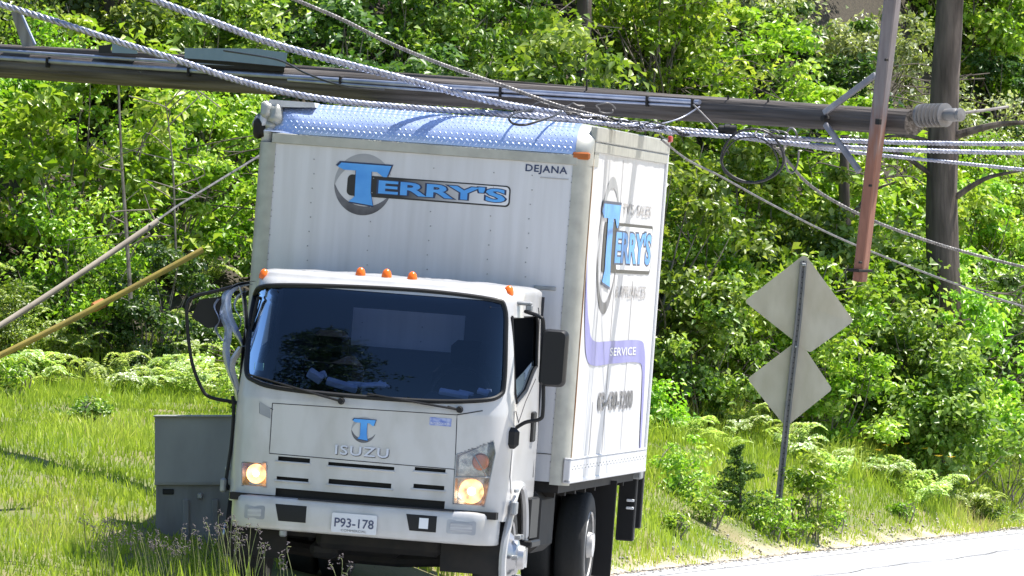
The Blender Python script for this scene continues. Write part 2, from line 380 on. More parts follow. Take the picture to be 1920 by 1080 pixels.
# side graphics (a = local y)
sp = lambda px, py: L(px, py, x=1.22)
logo(cargo, side, 1.42, 2.655, .62, .51, 4.3, 2.455, 2.83, s=2, tf=.60)
A = (.15, 2.45); 
def ribbon(P, Wd, fn, n=8):
    P3 = smoothpts([(a, 0, b) for a, b in P], n); m = len(P3); a_, b_ = [], []
    for i, p in enumerate(P3):
        t = (P3[min(i+1, m-1)]-P3[max(i-1, 0)]).normalized(); u = i/(m-1)*(len(Wd)-1); j = min(int(u), len(Wd)-2); w = Wd[j]+(Wd[j+1]-Wd[j])*(u-j)
        a_.append((p.x-t.z*w, p.z+t.x*w)); b_.append((p.x+t.z*w, p.z-t.x*w))
    return strip(MB(), a_, b_, fn)
ribbon([(.16, 2.62), (.30, 2.25), (.55, 1.97), (.95, 1.86), (2.2, 1.86), (3.9, 1.86), (4.28, 1.80), (4.42, 1.60), (4.55, 1.1)], [.005, .05, .11, .09, .085, .085, .085, .08, .05], side(.003), 6).build('violet_swoosh', M_['violet'], cargo, 0)
text_on(MB(), '& APPLIANCES', side(.005), 2.1, 4.1, 2.27, 2.36, .01).build('side_lettering', M_['faint'], cargo, 0)
text_on(MB(), "TV'S  SALES", side(.005), 2.2, 4.05, 2.90, 2.98, .01).build('side_lettering', M_['faint'], cargo, 0)
text_on(MB(), '03-430-3200', side(.005), 1.5, 3.75, 1.43, 1.56, .025).build('phone_number', M_['dgreyv'], cargo, 0)
text_on(MB(), 'SERVICE', side(.006), 2.0, 3.7, 1.835, 1.895, .01).build('swoosh_lettering', M_['whitev'], cargo, 0)
m = MB()
for y, z0, z1 in ((2.0, 1.1, 3.3), (3.2, 1.1, 2.4), (1.2, 1.1, 1.5)): m.box((1.2215, y, (z0+z1)/2), (.002, .012, z1-z0))
m.build('side_seams', M_['faint'], cargo, 0)
# ---- cab shell
XF, CC = .76, .06
def lerp(t, P):
    for (a, va), (b, vb) in zip(P, P[1:]):
        if t <= b: u = max(0, min(1, (t-a)/(b-a))); return va+(vb-va)*u
    return P[-1][1]
def yf(z):
    if z < 1.40: return lerp(z, [(.5, -1.79), (1.40, -1.77)])
    t = z-1.40; return -1.77+.17*t+.20*t*t+(.9*(z-2.2)**2*8 if z > 2.2 else 0)
def wd(z): return lerp(z, [(.5, 1.0), (1.3, 1.0), (2.2, .955)])
RC = .30
def shell(x, z, off=0):
    """point of the outer cab skin; off>0 is outwards"""
    ax = abs(x); sg = 1 if x >= 0 else -1; w = wd(z)
    if ax <= XF: return Vector((x, yf(z)+CC*x*x-off, z))
    t = min(1, (ax-XF)/(w-XF)); th = math.asin(t); p = Vector((sg*(XF+(w-XF+off)*math.sin(th)), yf(z)+CC*XF*XF+RC*(1-math.cos(th))-off*math.cos(th), z)); return p
def sidept(sg, y, z, off=0):
    y0 = yf(z)+CC*XF*XF; c = max(-1, min(1, 1-(y-y0)/RC))
    return Vector((sg*((wd(z) if y > y0+RC else XF+(wd(z)-XF)*math.sqrt(1-c*c))+off), y, z))
def onfront(off): return lambda a, b, d=0: shell(a, b, off+d)
def inpoly(x, y, P):
    c = False; j = len(P)-1
    for i in range(len(P)):
        if (P[i][1] > y) != (P[j][1] > y) and x < (P[j][0]-P[i][0])*(y-P[i][1])/(P[j][1]-P[i][1])+P[i][0]: c = not c
        j = i
    return c
def fl(px, py):                        # photo pixel -> (x,z) on the cab skin
    y = -1.75
    for _ in range(6): p = L(px, py, y=y); y = shell(max(-1.02, min(1.02, p.x)), p.z).y
    return (p.x, p.z)
wsP = [fl(*q) for q in ((478, 552), (500, 536), (640, 537), (800, 546), (920, 561), (946, 576), (948, 640), (945, 718), (936, 742), (900, 751), (800, 752), (640, 741), (520, 727), (478, 714), (463, 700), (464, 660), (470, 600))]
wsP = [(p.x, p.z) for p in smoothpts([Vector((a, 0, b)) for a, b in wsP+[wsP[0]]], 5)[:-1]]
slots = []
def slot(px0, py0, px1, py1):
    a = fl(px0, py0); b = fl(px1, py1); zc = (a[1]+b[1])/2; return (a[0], b[0], zc)
for (a, b, c_, d, h) in ((520, 860, 580, 864, .03), (617, 869, 738, 878, .032), (778, 879, 836, 883, .03), (518, 896, 578, 900, .03), (615, 903, 735, 912, .032), (775, 911, 834, 916, .03)):
    x0, x1_, zc = slot(a, b, c_, d); slots.append((x0, x1_, zc-h/2, zc+h/2))
x0, x1_, zc = slot(518, 921, 833, 945); slots.append((x0, x1_, zc-.032, zc+.02))
hlR = [fl(*q) for q in ((855, 853), (925, 826), (929, 850), (908, 950), (850, 944))]
hlL = [fl(*q) for q in ((454, 867), (500, 867), (500, 913), (454, 910))]
winP = [(-1.42, 2.10), (-.42, 2.12), (-.36, 2.05), (-.36, 1.75), (-.50, 1.72), (-.90, 1.58), (-1.44, 1.50), (-1.48, 1.56)]
ARC = (-1.06, .40, .52)
def cabshell(off, mname, name, parent, lid=True):
    xs = list(np.linspace(-XF, XF, 127)); th = [R_(90*k/36) for k in range(1, 37)]
    cols = [('s', -1, y) for y in np.linspace(-.15, -1.44, 46)]
    zs = list(np.arange(.66, 2.2701, .0118)); roofk = [k/7 for k in range(1, 8)]
    vs = []; info = []
    def secpt(z, inset, q):
        w = wd(z)-inset+off; f = yf(z)+inset-off; R = RC
        kind = q[0]
        if kind == 'f': return (q[1], f+CC*q[1]**2, z)
        if kind == 'c': return (q[1]*(XF+(w-XF)*math.sin(q[2])), f+CC*XF*XF+R*(1-math.cos(q[2])), z)
        yc = f+CC*XF*XF+R; yb = -.15; t = q[2]; return (q[1]*w, yb+(yc-yb)*t, z)
    Q = [('s', -1, t) for t in np.linspace(0, 1, 90)[:-1]]+[('c', -1, t) for t in th[::-1]]+[('f', x) for x in xs]+[('c', 1, t) for t in th]+[('s', 1, t) for t in np.linspace(1, 0, 90)[1:]]
    rows = [(z, 0) for z in zs]+[(2.27+.045*math.sin(R_(90*k)), .12*(1-math.cos(R_(90*k)))) for k in roofk]
    nq = len(Q)
    for z, ins in rows:
        for q in Q: vs.append(secpt(min(z, 9), ins, q) if ins == 0 else secpt2(secpt, z, ins, q))
    fs = []
    for i in range(len(rows)-1):
        for j in range(nq-1):
            a, b, c_, d = i*nq+j, i*nq+j+1, (i+1)*nq+j+1, (i+1)*nq+j
            cx = (vs[a][0]+vs[b][0]+vs[c_][0]+vs[d][0])/4; cy = (vs[a][1]+vs[c_][1])/2; cz = (vs[a][2]+vs[c_][2])/2
            isf = Q[j][0] != 's'
            if isf and cz < 2.2 and cz > 1.3 and inpoly(cx, cz, wsP): continue
            if isf and cz < 1.3 and (inpoly(cx, cz, hlR) or inpoly(cx, cz, hlL)): continue
            if isf and cz < 1.2 and any(s[0] < cx < s[1] and s[2] < cz < s[3] for s in slots): continue
            if not isf or abs(cx) > XF+.1:
                if inpoly(cy, cz, winP): continue
                if (cy-ARC[0])**2+(cz-ARC[1])**2 < ARC[2]**2: continue
            if not isf and cz < .72: continue
            fs.append((a, b, c_, d))
    if lid:                              # roof skin, slightly dented
        n = len(vs); base = (len(rows)-1)*nq; K = 14
        for k in range(1, K+1):
            for j in range(nq):
                x, y, z = vs[base+j]; u = k/K; X = x*(1-u); Y = y+(-.8-y)*u
                vs.append((X, Y, z+.012*math.sin(u*math.pi/2)+.007*math.sin(X*13)*math.sin(Y*9)*min(1, u*4)*(u < .99)))
            o0 = base if k == 1 else n+(k-2)*nq; o1 = n+(k-1)*nq
            fs += [(o0+j, o0+j+1, o1+j+1, o1+j) for j in range(nq-1)]
    return MB().add(vs, fs).build(name, M_[mname], parent, 40)
def secpt2(f, z, ins, q): p = f(2.27, ins, q); return (p[0], p[1], z)
cab = cabshell(0, 'cab', 'cab', truck)
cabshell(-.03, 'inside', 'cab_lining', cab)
# rear cab wall with its window
rz0, rz1, rx0, rx1 = 1.68, 2.06, -.36, .62
a = L(662, 576, y=-.17); b = L(868, 655, y=-.17); rx0, rx1, rz0, rz1 = a.x, b.x, b.z-.03, a.z
m = MB()
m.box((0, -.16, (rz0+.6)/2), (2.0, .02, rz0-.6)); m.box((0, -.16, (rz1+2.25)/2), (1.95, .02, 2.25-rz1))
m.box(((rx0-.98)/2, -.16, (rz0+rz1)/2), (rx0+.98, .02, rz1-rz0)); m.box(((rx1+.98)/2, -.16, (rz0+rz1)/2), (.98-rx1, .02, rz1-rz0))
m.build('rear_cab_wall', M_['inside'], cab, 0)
# glass
def polypatch(P, fn, off, step=.03):
    """fill a polygon in (x,z) with a grid patch following the skin"""
    m = MB(); n = len(P); c = (sum(p[0] for p in P)/n, sum(p[1] for p in P)/n); K = 10; vs = []
    for k in range(K+1):
        u = 1-k/K*.98
        for p in P: vs.append(fn(c[0]+(p[0]-c[0])*u, c[1]+(p[1]-c[1])*u, off))
    fs = [(k*n+i, k*n+(i+1) % n, (k+1)*n+(i+1) % n, (k+1)*n+i) for k in range(K) for i in range(n)]+[tuple(K*n+i for i in range(n))]
    return m.add(vs, fs)
ws = polypatch(wsP, shell, -.004).build('windscreen', M_['wind'], cab, 80)
seal = [shell(x, z, .003) for x, z in wsP+[wsP[0], wsP[1]]]; MB().tube(seal, .017, 8).build('windscreen_seal', M_['black'], ws)
# papers and kit on the dashboard, sticker
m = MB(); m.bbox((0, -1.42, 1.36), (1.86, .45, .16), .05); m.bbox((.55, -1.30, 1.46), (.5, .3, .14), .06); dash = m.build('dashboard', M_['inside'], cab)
for px, py, w, h, rz in ((640, 722, .28, .10, .2), (700, 722, .22, .05, -.1), (850, 738, .26, .07, .1), (905, 735, .10, .06, .2), (590, 705, .14, .13, .5)):
    p = L(px, py, y=-1.58); MB().bbox((p.x, -1.56, p.z+.0), (w*.8, .05, h*.5), .006, Matrix.Rotation(rz, 3, 'Y') @ Matrix.Rotation(.5, 3, 'X')).bbox((p.x+w*.3, -1.50, p.z+.01), (w*.4, .05, h*.4), .006, Matrix.Rotation(-rz*1.5+.3, 3, 'Y')).build('dashboard_papers', M_['paper'], dash)
p = fl(485, 688); m = MB(); m.add([shell(p[0]+a, p[1]+b, -.008) for a, b in ((-.04, -.025), (.035, -.025), (.035, .03), (-.04, .03))], [(0, 1, 2, 3)]); m.build('windscreen_sticker', mat('sticker', (.25, .45, .40), .6), ws, 0)
for sx in (-.5, .5):
    m = MB(); m.bbox((sx, -.55, 1.35), (.5, .18, .75), .07, Matrix.Rotation(-.15, 3, 'X')); m.bbox((sx, -.50, 1.80), (.26, .10, .2), .05); m.build('seat_back', M_['seatf'], cab)
ring = [Vector((.55+.21*math.cos(a), -1.18+.09*math.sin(a), 1.52+.19*math.sin(a))) for a in np.linspace(0, 2*math.pi, 25)]
m = MB().tube(ring, .014, 6); m.tube([(.36, -1.18, 1.52), (.74, -1.18, 1.52)], .012, 6); m.build('steering_wheel', M_['black'], cab)
# side glass, half lowered
for sg in (1, -1):
    sill = [(-1.44, 1.50), (-.90, 1.58), (-.50, 1.72), (-.36, 1.75), (-.42, 1.80), (-.95, 1.72), (-1.40, 1.66)]
    MB().add([sidept(sg, y, z, -.012) for y, z in sill], [tuple(range(7))]).build('side_window', M_['wind'], cab, 0)
    MB().tube([sidept(sg, y, z, .001) for y, z in winP+winP[:1]], .012, 6).build('window_seal', M_['black'], cab)
    m = MB()
    for P in ([(-1.46, 1.44), (-1.30, 1.36), (-.95, 1.50), (-.40, 1.66)], [(-1.50, 2.16), (-.34, 2.17), (-.27, 2.1), (-.27, .95)], [(-1.5, 1.44), (-1.52, .98), (-1.45, .86)]):
        m.tube([sidept(sg, y, z, .001) for y, z in P], .004, 5)
    m.build('door_seam', M_['seam'], cab)
    m = MB().bbox(sidept(sg, -.52, 1.32, .008), (.025, .17, .22), .012); m.build('door_handle', M_['black'], cab)
    m = MB() if sg < 0 else MB().tube([sidept(sg, ARC[0]+(ARC[2]-.005)*math.cos(R_(a)), ARC[1]+(ARC[2]-.005)*math.sin(R_(a)), .012) for a in range(-10, 196, 6)], .028, 7); sg > 0 and m.build('wheel_arch', M_['cab'], cab)
    m = MB(); vs = []
    for x in (sg*1.0, sg*.55): vs += [(x, ARC[0]+(ARC[2]-.01)*math.cos(R_(a)), ARC[1]+(ARC[2]-.01)*math.sin(R_(a))) for a in range(-10, 196, 6)]
    k = len(vs)//2; m.add(vs, [(i, i+1, k+i+1, k+i) for i in range(k-1)]); m.build('wheel_well', M_['under'], cab)
    p = L(948, 902, x=1.03); m = MB().bbox((sg*1.035, -1.42, p.z-.08), (.02, .14, .03), .008); m.build('side_badge', M_['steel'], cab)
    m = MB().bbox((sg*1.04, -1.50, .76), (.04, .12, .10), .012); m.build('side_marker', M_['steel'], cab)
# seams, grille slots and hood panel
def skinline(mb, pts, r=.004, off=.0005, n=10):
    P = []
    for (a, b), (c_, d) in zip(pts, pts[1:]):
        for k in range(n): t = k/n; P.append(shell(a+(c_-a)*t, b+(d-b)*t, off))
    P.append(shell(*pts[-1], off)); mb.tube(P, r, 5)
hood = [fl(*q) for q in ((511, 756), (857, 778), (853, 880), (505, 850), (511, 756))]
m = MB(); skinline(m, hood, .003); skinline(m, [fl(857, 778), fl(905, 770)]); skinline(m, [fl(853, 880), fl(850, 945)], .005); skinline(m, [fl(487, 755), fl(512, 768)], .003); skinline(m, [fl(487, 755), fl(487, 775)], .003)
m.build('hood_seam', M_['seam'], cab)
m = MB(); m.add([shell(x, z, .004) for x, z in (fl(487, 752), fl(507, 765), fl(507, 785), fl(487, 776))], [(0, 1, 2, 3)]); m.build('vent_recess', M_['greyv'], cab, 0)
m = MB()
for x0, x1_, z0, z1 in slots:
    vs = [shell(x, z, 0) for x in (x0-.008, x1_+.008) for z in (z0-.008, z1+.008)]+[shell(x, z, -.05) for x in (x0-.008, x1_+.008) for z in (z0-.008, z1+.008)]
    m.add(vs, [(4, 5, 7, 6), (0, 1, 5, 4), (2, 6, 7, 3), (0, 4, 6, 2), (1, 3, 7, 5)])
m.build('grille_slots', M_['black'], cab, 0)
m = MB()
for x0, x1_, z0, z1 in slots[:6]:
    xs = np.linspace(x0-.01, x1_+.01, 8); m.tube([shell(x, z0-.006, .006) for x in xs], .008, 6)
m.build('grille_slats', M_['cab'], cab)
# bonnet emblem, maker letters, blue sticker
c = fl(682, 806); f2 = onfront
logo(cab, onfront, c[0], c[1], .088, .092, 0, 0, 0, words=False, tf=.8)
a = fl(628, 853); b = fl(730, 836); z0 = (fl(680, 855)[1]); m = MB()
vs, fs = text_mesh('ISUZU', .012, 1.12); x0 = min(v[0] for v in vs); x9 = max(v[0] for v in vs); h = max(v[1] for v in vs)
m.add([shell(a[0]+(v[0]-x0)/(x9-x0)*(b[0]-a[0]), z0+v[1]/h*.066, .012) for v in vs], fs)
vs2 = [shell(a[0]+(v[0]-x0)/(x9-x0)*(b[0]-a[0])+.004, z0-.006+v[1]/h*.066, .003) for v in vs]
m.build('maker_letters', mat('silver_letter', (.55, .57, .66), .35, .4), cab, 0)
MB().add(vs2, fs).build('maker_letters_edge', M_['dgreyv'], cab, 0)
a = fl(805, 797); b = fl(847, 785); m = MB(); m.add([shell(x, z, .004) for x, z in ((a[0], a[1]), (b[0], a[1]), (b[0], b[1]), (a[0], b[1]))], [(0, 1, 2, 3)]); st = m.build('model_badge', mat('badge_blue', (.12, .18, .5), .4, c2=(.4, .45, .65), scale=30), cab, 0)
text_on(MB(), 'INTERCOOLER', onfront(.006), a[0]+.01, b[0]-.01, a[1]+.008, a[1]+.024, .0).build('badge_lettering', M_['whitev'], st, 0)
# headlights
def headlight(P, lampc, lr, parts):
    o = polypatch(P, shell, .002).build('headlight', M_['lens'], cab, 80)
    m = MB(); n = len(P); c = (sum(p[0] for p in P)/n, sum(p[1] for p in P)/n)
    vs = [shell(*p, .0) for p in P]+[shell(c[0]+(p[0]-c[0])*.9, c[1]+(p[1]-c[1])*.9, -.07) for p in P]
    m.add(vs, [tuple(range(n, 2*n))]+[(i, (i+1) % n, n+(i+1) % n, n+i) for i in range(n)]); m.build('lamp_housing', M_['housing'], o, 0)
    MB().tube([shell(*p, .002) for p in P+P[:1]], .005, 5).build('lamp_rim', M_['steel'], o)
    p = shell(*lampc, -.02)
    MB().lathe([(-.02, lr), (0, lr*.95), (.035, lr*.5), (.04, .001)], p, 'y', 20).build('reflector_bowl', M_['lamp'], o)
    q = shell(*lampc, -.005); MB().lathe([(-.02, .001), (-.012, lr*.30), (.01, lr*.36)], q, 'y', 14).build('bulb', M_['lamphot'], o)
    return o
M_['housing'] = mat('lamp_housing_silver', (.5, .5, .5), .25, .8, c2=(.25, .25, .27), scale=25)
o = headlight(hlR, fl(884, 921), .088, 1)
m = MB(); skinline(m, [fl(853, 895), fl(918, 895)], .007, -.004); skinline(m, [fl(888, 852), fl(915, 895)], .004, -.01); m.build('lamp_divider', M_['steel'], o)
p = shell(*fl(902, 866), -.03); MB().lathe([(-.02, .05), (0, .06), (.03, .03)], p, 'y', 16).build('turn_signal', mat('indicator_lens', (.45, .16, .10), .25), o)
p = shell(*fl(868, 928), -.025); MB().lathe([(-.01, .028), (.02, .026)], p, 'y', 14).build('bulb', M_['lamphot'], o)
o = headlight(hlL, fl(480, 888), .07, 0)
# bumper
def bumperpt(x, z, off=0):
    ax = abs(x); sg = 1 if x > 0 else -1; b = .02*math.cos((z-.6)*8)
    if ax < .76: return Vector((x, -1.86-b+.05*x*x-off, z))
    t = min(1, (ax-.76)/.195); th = math.asin(t); return Vector((sg*(.76+(.195+off)*math.sin(th)), -1.86-b+.05*.5776+.28*(1-math.cos(th))-off*math.cos(th), z))
m = MB(); xs = [-.76-.195*math.sin(R_(90-90*k/8)) for k in range(8)]+list(np.linspace(-.76, .76, 40))+[.76+.195*math.sin(R_(90*k/8)) for k in range(1, 9)]
zs = [(.485, -.04), (.49, -.008), (.50, 0), (.55, .001), (.60, .002), (.66, .002), (.695, 0), (.71, -.01), (.718, -.05), (.718, -.14)]; vs = []
for z, o_ in zs: vs += [bumperpt(x, z, o_) for x in xs]
n = len(xs); m.add(vs, [(i*n+j, i*n+j+1, (i+1)*n+j+1, (i+1)*n+j) for i in range(len(zs)-1) for j in range(n-1)])
e = [bumperpt(x, .485, -.04) for x in xs]; e2 = [Vector((v.x*.97, v.y+.12, v.z)) for v in e]; m.add(e+e2, [(j, j+1, n+j+1, n+j) for j in range(n-1)])
bump = m.build('bumper', M_['cab'], truck, 40)
def bl(px, py):
    p = L(px, py, y=-1.87); return (p.x, p.z)
def bpatch(name, P, off, mm, par, thick=.01):
    if len(P) < 8: P = [(a[0]+(b[0]-a[0])*k/6, a[1]+(b[1]-a[1])*k/6) for a, b in zip(P, P[1:]+P[:1]) for k in range(6)]
    m = MB(); n = len(P); c = (sum(p[0] for p in P)/n, sum(p[1] for p in P)/n); K = 6; vs = [bumperpt(*p, off-thick) for p in P]
    for k in range(K+1): u = 1-k/K*.98; vs += [bumperpt(c[0]+(p[0]-c[0])*u, c[1]+(p[1]-c[1])*u, off) for p in P]
    m.add(vs, [(k*n+i, k*n+(i+1) % n, (k+1)*n+(i+1) % n, (k+1)*n+i) for k in range(K+1) for i in range(n)]+[tuple((K+1)*n+i for i in range(n))]); return m.build(name, mm, par, 40)
def bquad(px0, py0, px1, py1):
    a, b = bl(px0, py0), bl(px1, py1); zc = (a[1]+b[1])/2; h = (py1-py0-(px1-px0)*.073)/2/262; return a[0], b[0], zc-h, zc+h
for q, nm in (((458, 946, 495, 974), 'fog_lamp_panel'), ((838, 974, 890, 1004), 'fog_lamp_panel')):
    x0, x1_, z0, z1 = bquad(*q); o = bpatch(nm, rrect(x0, x1_, z0, z1, .015), .003, M_['greyv'], bump)
    bpatch('fog_lamp_lens', rrect(x0+.025, x1_-.025, z0+.02, z1-.02, .01), .007, mat('clear_ribbed_lens', (.45, .45, .46), .2, c2=(.3, .3, .32), scale=5, stretch=(1, 1, 14)), o)
for q, lamp in (((516, 945, 573, 980), 0), ((762, 964, 817, 998), 1)):
    x0, x1_, z0, z1 = bquad(*q); o = bpatch('bumper_vent', [(x0, z1), (x0+.03, z0), (x1_, z0), (x1_, z1)], .004, M_['black'], bump)
    if lamp: a, b = bl(786, 980), bl(803, 982); bpatch('vent_bracket', [(a[0], z0+.02), (b[0], z0+.02), (b[0], z1-.02), (a[0], z1-.02)], .008, M_['whitev'], o)
x0, x1_, z0, z1 = bquad(624, 961, 706, 1003)
pm = mat('plate_white', (.62, .63, .66), .4); P = rrect(x0, x1_, z0, z1, .012); o = bpatch('licence_plate', P, .02, pm, bump, .004)
bf = lambda off: (lambda a, b, d=0: bumperpt(a, b, off))
text_on(MB(), 'P93-178', bf(.0225), x0+.022, x1_-.022, z0+.04, z1-.035, .012, 1.0).build('plate_number', mat('plate_ink', (.05, .06, .12), .5), o, 0)
text_on(MB(), 'COMMERCIAL', bf(.0225), x0+.07, x1_-.07, z0+.010, z0+.026, 0).build('plate_lettering', M_['dgreyv'], o, 0)
bpatch('bumper_step', [(-.45, .712), (.66, .712), (.66, .722), (-.45, .722)], .0, M_['seam'], bump)
p = bl(528, 1000); MB().bbox((p[0], -1.80, p[1]), (.05, .06, .05), .01).build('tow_hook', M_['steel'], bump)
m = MB(); m.box((0, -1.72, .70), (1.9, .12, .05)); m.build('bumper_mount', M_['under'], bump)
# roof lamps
for px, py in ((495, 516), (676, 513), (725, 516), (773, 521), (954, 547)):
    y = -1.33; p = L(px, py, y=y)
    m = MB().lathe([(-.03, .036), (-.005, .036), (.0, .034), (.022, .028), (.036, .014), (.04, .001)], (p.x, y, p.z+.006), 'z', 16); m.build('roof_marker_light', M_['amber'], cab, 50)
# wipers
for (ax, ay), (bx, by), (cx, cy) in (((640, 752), (470, 702), (600, 742)), ((862, 768), (690, 738), (800, 755))):
    a, b, c_ = fl(ax, ay), fl(bx, by), fl(cx, cy)
    m = MB(); pt = lambda u, o_: shell(a[0]+(b[0]-a[0])*u, a[1]+(b[1]-a[1])*u, o_)
    m.tube([pt(0, .03), pt(.3, .045), pt(.65, .03)], .009, 6); m.tube([pt(t, .022-.002*math.sin(t*9)) for t in np.linspace(.25, 1, 12)], .007, 6)
    m.lathe([(-.05, .02), (0, .026)], shell(*a, 0)+Vector((0, 0, 0)), 'y', 12); d = fl(ax-22, ay-6); m.tube([shell(*a, .03), shell(*d, .02)], .007, 5)
    m.build('wiper', M_['black'], cab)
# driver mirror and its bracket
P = [L(*q, y=-1.45) for q in ((996, 588), (1012, 594), (1019, 610), (1019, 700), (1018, 770), (1012, 786), (985, 792), (962, 806))]
P[0] = L(985, 584, y=-1.30)
br = MB().tube(smoothpts(P, 5), .014, 8).build('mirror_bracket', M_['black'], truck)
a = L(1018, 616, y=-1.45); b = L(1057, 727, y=-1.45)
MI = MB(); P_ = rrect(a.x-.005, b.x+.005, b.z, a.z, .045, 6); P2_ = rrect(a.x+.012, b.x-.012, b.z+.016, a.z-.016, .035, 6); nq_ = len(P_)
MI.add([(x, -1.485, z) for x, z in P2_]+[(x, -1.45, z) for x, z in P_]+[(x, -1.39, z) for x, z in P_], [tuple(range(nq_))]+[(k*nq_+i, k*nq_+(i+1) % nq_, (k+1)*nq_+(i+1) % nq_, (k+1)*nq_+i) for k in range(2) for i in range(nq_)]+[tuple(2*nq_+i for i in range(nq_))])
MI.build('wing_mirror', M_['black'], br)
a = L(948, 800, y=-1.5); b = L(971, 842, y=-1.5); MB().bbox(((a.x+b.x)/2+.01, -1.55, (a.z+b.z)/2), (b.x-a.x, .07, a.z-b.z), .03).build('lower_mirror', M_['black'], br)
p = L(1000, 570, y=-1.25); m = MB(); m.bbox((p.x-.06, -1.3, p.z), (.12, .05, .03), .01); m.bbox((p.x-.02, -1.3, p.z-.03), (.05, .04, .05), .01); m.build('bracket_clamp', M_['steel'], br)
m = MB()                                 # shaded opening of the door window: rubber channel and inner pillar
# passenger mirror bracket, wrecked
P = [L(*q, y=-1.45) for q in ((468, 531), (440, 537), (400, 547), (365, 556), (351, 572), (352, 620), (360, 680), (378, 728), (395, 745), (438, 754), (450, 760))]
bl_ = MB().tube(smoothpts(P, 5), .013, 8).build('bent_mirror_bracket', M_['black'], truck)
a, b = L(362, 566, y=-1.40), L(418, 612, y=-1.40); m = MB()
m.prism([(a.x, b.z+.05), (a.x+.05, a.z+.02), (b.x, a.z+.06), (b.x+.02, b.z-.0), (a.x+.12, b.z-.02)], lambda x, z, d: Vector((x, -1.43+d, z)), .07)
m.build('broken_mirror', M_['black'], bl_)
# torn strips of the passenger door frame
def ribb(name, pts, w, mm, tw=0):
    P = smoothpts([L(*q[:2], y=-1.45+(q[2] if len(q) > 2 else 0)) for q in pts], 5); m = MB(); n = len(P); vs = []
    for i, p in enumerate(P):
        ww = w*(.5+.5*math.sin(math.pi*min(1, (i+1)/n*1.1))**.5); a_ = tw*i/n; vs += [p+Vector((-ww*math.cos(a_), .03*math.sin(a_), 0)), p+Vector((0, -.035, 0)), p+Vector((ww*math.cos(a_), -.03*math.sin(a_), 0)), p+Vector((0, .02, 0))]
    m.add(vs, [(i*4+k, i*4+(k+1) % 4, i*4+4+(k+1) % 4, i*4+4+k) for i in range(n-1) for k in range(4)]+[(0, 1, 2, 3), (n*4-4, n*4-1, n*4-2, n*4-3)]); return m.build(name, mm, cab, 60)
M_['strip'] = mat('torn_silver_trim', (.45, .5, .62), .3, .5, c2=(.3, .36, .5), scale=14)
ribb('torn_door_frame', [(470, 532), (440, 540), (425, 556), (428, 590), (442, 620), (457, 650)], .035, M_['strip'])
ribb('torn_door_frame', [(425, 556), (418, 590), (428, 620), (424, 660), (432, 700), (448, 740)], .028, M_['strip'])
ribb('torn_door_frame', [(448, 535), (456, 560), (460, 600), (462, 640)], .012, M_['cab'])
ribb('torn_door_frame', [(462, 545), (446, 556), (440, 575), (452, 600), (446, 622)], .016, M_['strip'], 2)
ribb('torn_door_frame', [(410, 560), (402, 575), (412, 600), (404, 618), (418, 640)], .014, M_['strip'], 3)
ribb('torn_door_skin', [(452, 650), (434, 685), (442, 720), (450, 770), (450, 830)], .03, M_['cab'], 1)
ribb('torn_seal', [(458, 540), (462, 600), (455, 660), (450, 730), (447, 780)], .012, M_['black'])
ribb('torn_seal', [(478, 527), (450, 531), (430, 542)], .018, M_['black'])
P = [L(*q, y=-1.5) for q in ((436, 742), (438, 770), (434, 830), (426, 885), (424, 905), (430, 918))]; MB().tube(smoothpts(P, 5), .013, 7).build('hanging_hose', M_['black'], truck)
P = [L(*q, y=-1.45) for q in ((449, 755), (446, 800), (440, 850), (438, 905))]; MB().tube(smoothpts(P, 5), .018, 7).build('hanging_hose', M_['black'], truck)
# ---- chassis, wheels
m = MB()
for sx in (-.42, .42): m.box((sx, 1.6, .80), (.07, 6.6, .18))
for y in (-1.5, -.2, .8, 2.0, 3.2, 4.7): m.box((0, y, .78), (.9, .08, .12))
m.box((0, BL/2, ZB-.04), (2.3, BL-.1, .08))
for k in range(8): m.box((0, .3+k*.62, ZB-.09), (2.2, .06, .06))
m.build('chassis', M_['under'], truck, 0)
m = MB(); m.bbox((0, -1.25, .62), (1.3, .6, .36), .06); m.bbox((-.05, -.9, .5), (.6, .8, .35), .08); m.bbox((.1, -1.5, .45), (.9, .12, .16), .04); m.build('engine_block', M_['under'], truck)
m = MB().tube([(-.9, -1.06, .38), (-.2, -1.06, .32), (.2, -1.06, .32), (.9, -1.06, .38)], .06, 10); m.bbox((-.3, -1.35, .36), (.2, .3, .12), .04); m.build('front_axle', M_['under'], truck)
m = MB().tube([(-.95, 2.41, .42), (.95, 2.41, .42)], .07, 10).lathe([(-.2, .08), (-.1, .2), (.1, .2), (.2, .08)], (0, 2.41, .42), 'y', 16); m.build('rear_axle', M_['under'], truck)
m = MB(); m.bbox((.80, .35, .62), (.5, .9, .45), .06); m.build('fuel_tank', M_['under'], truck)
m = MB(); m.bbox((-.80, .5, .6), (.5, 1.0, .42), .06); m.build('battery_box', M_['under'], truck)
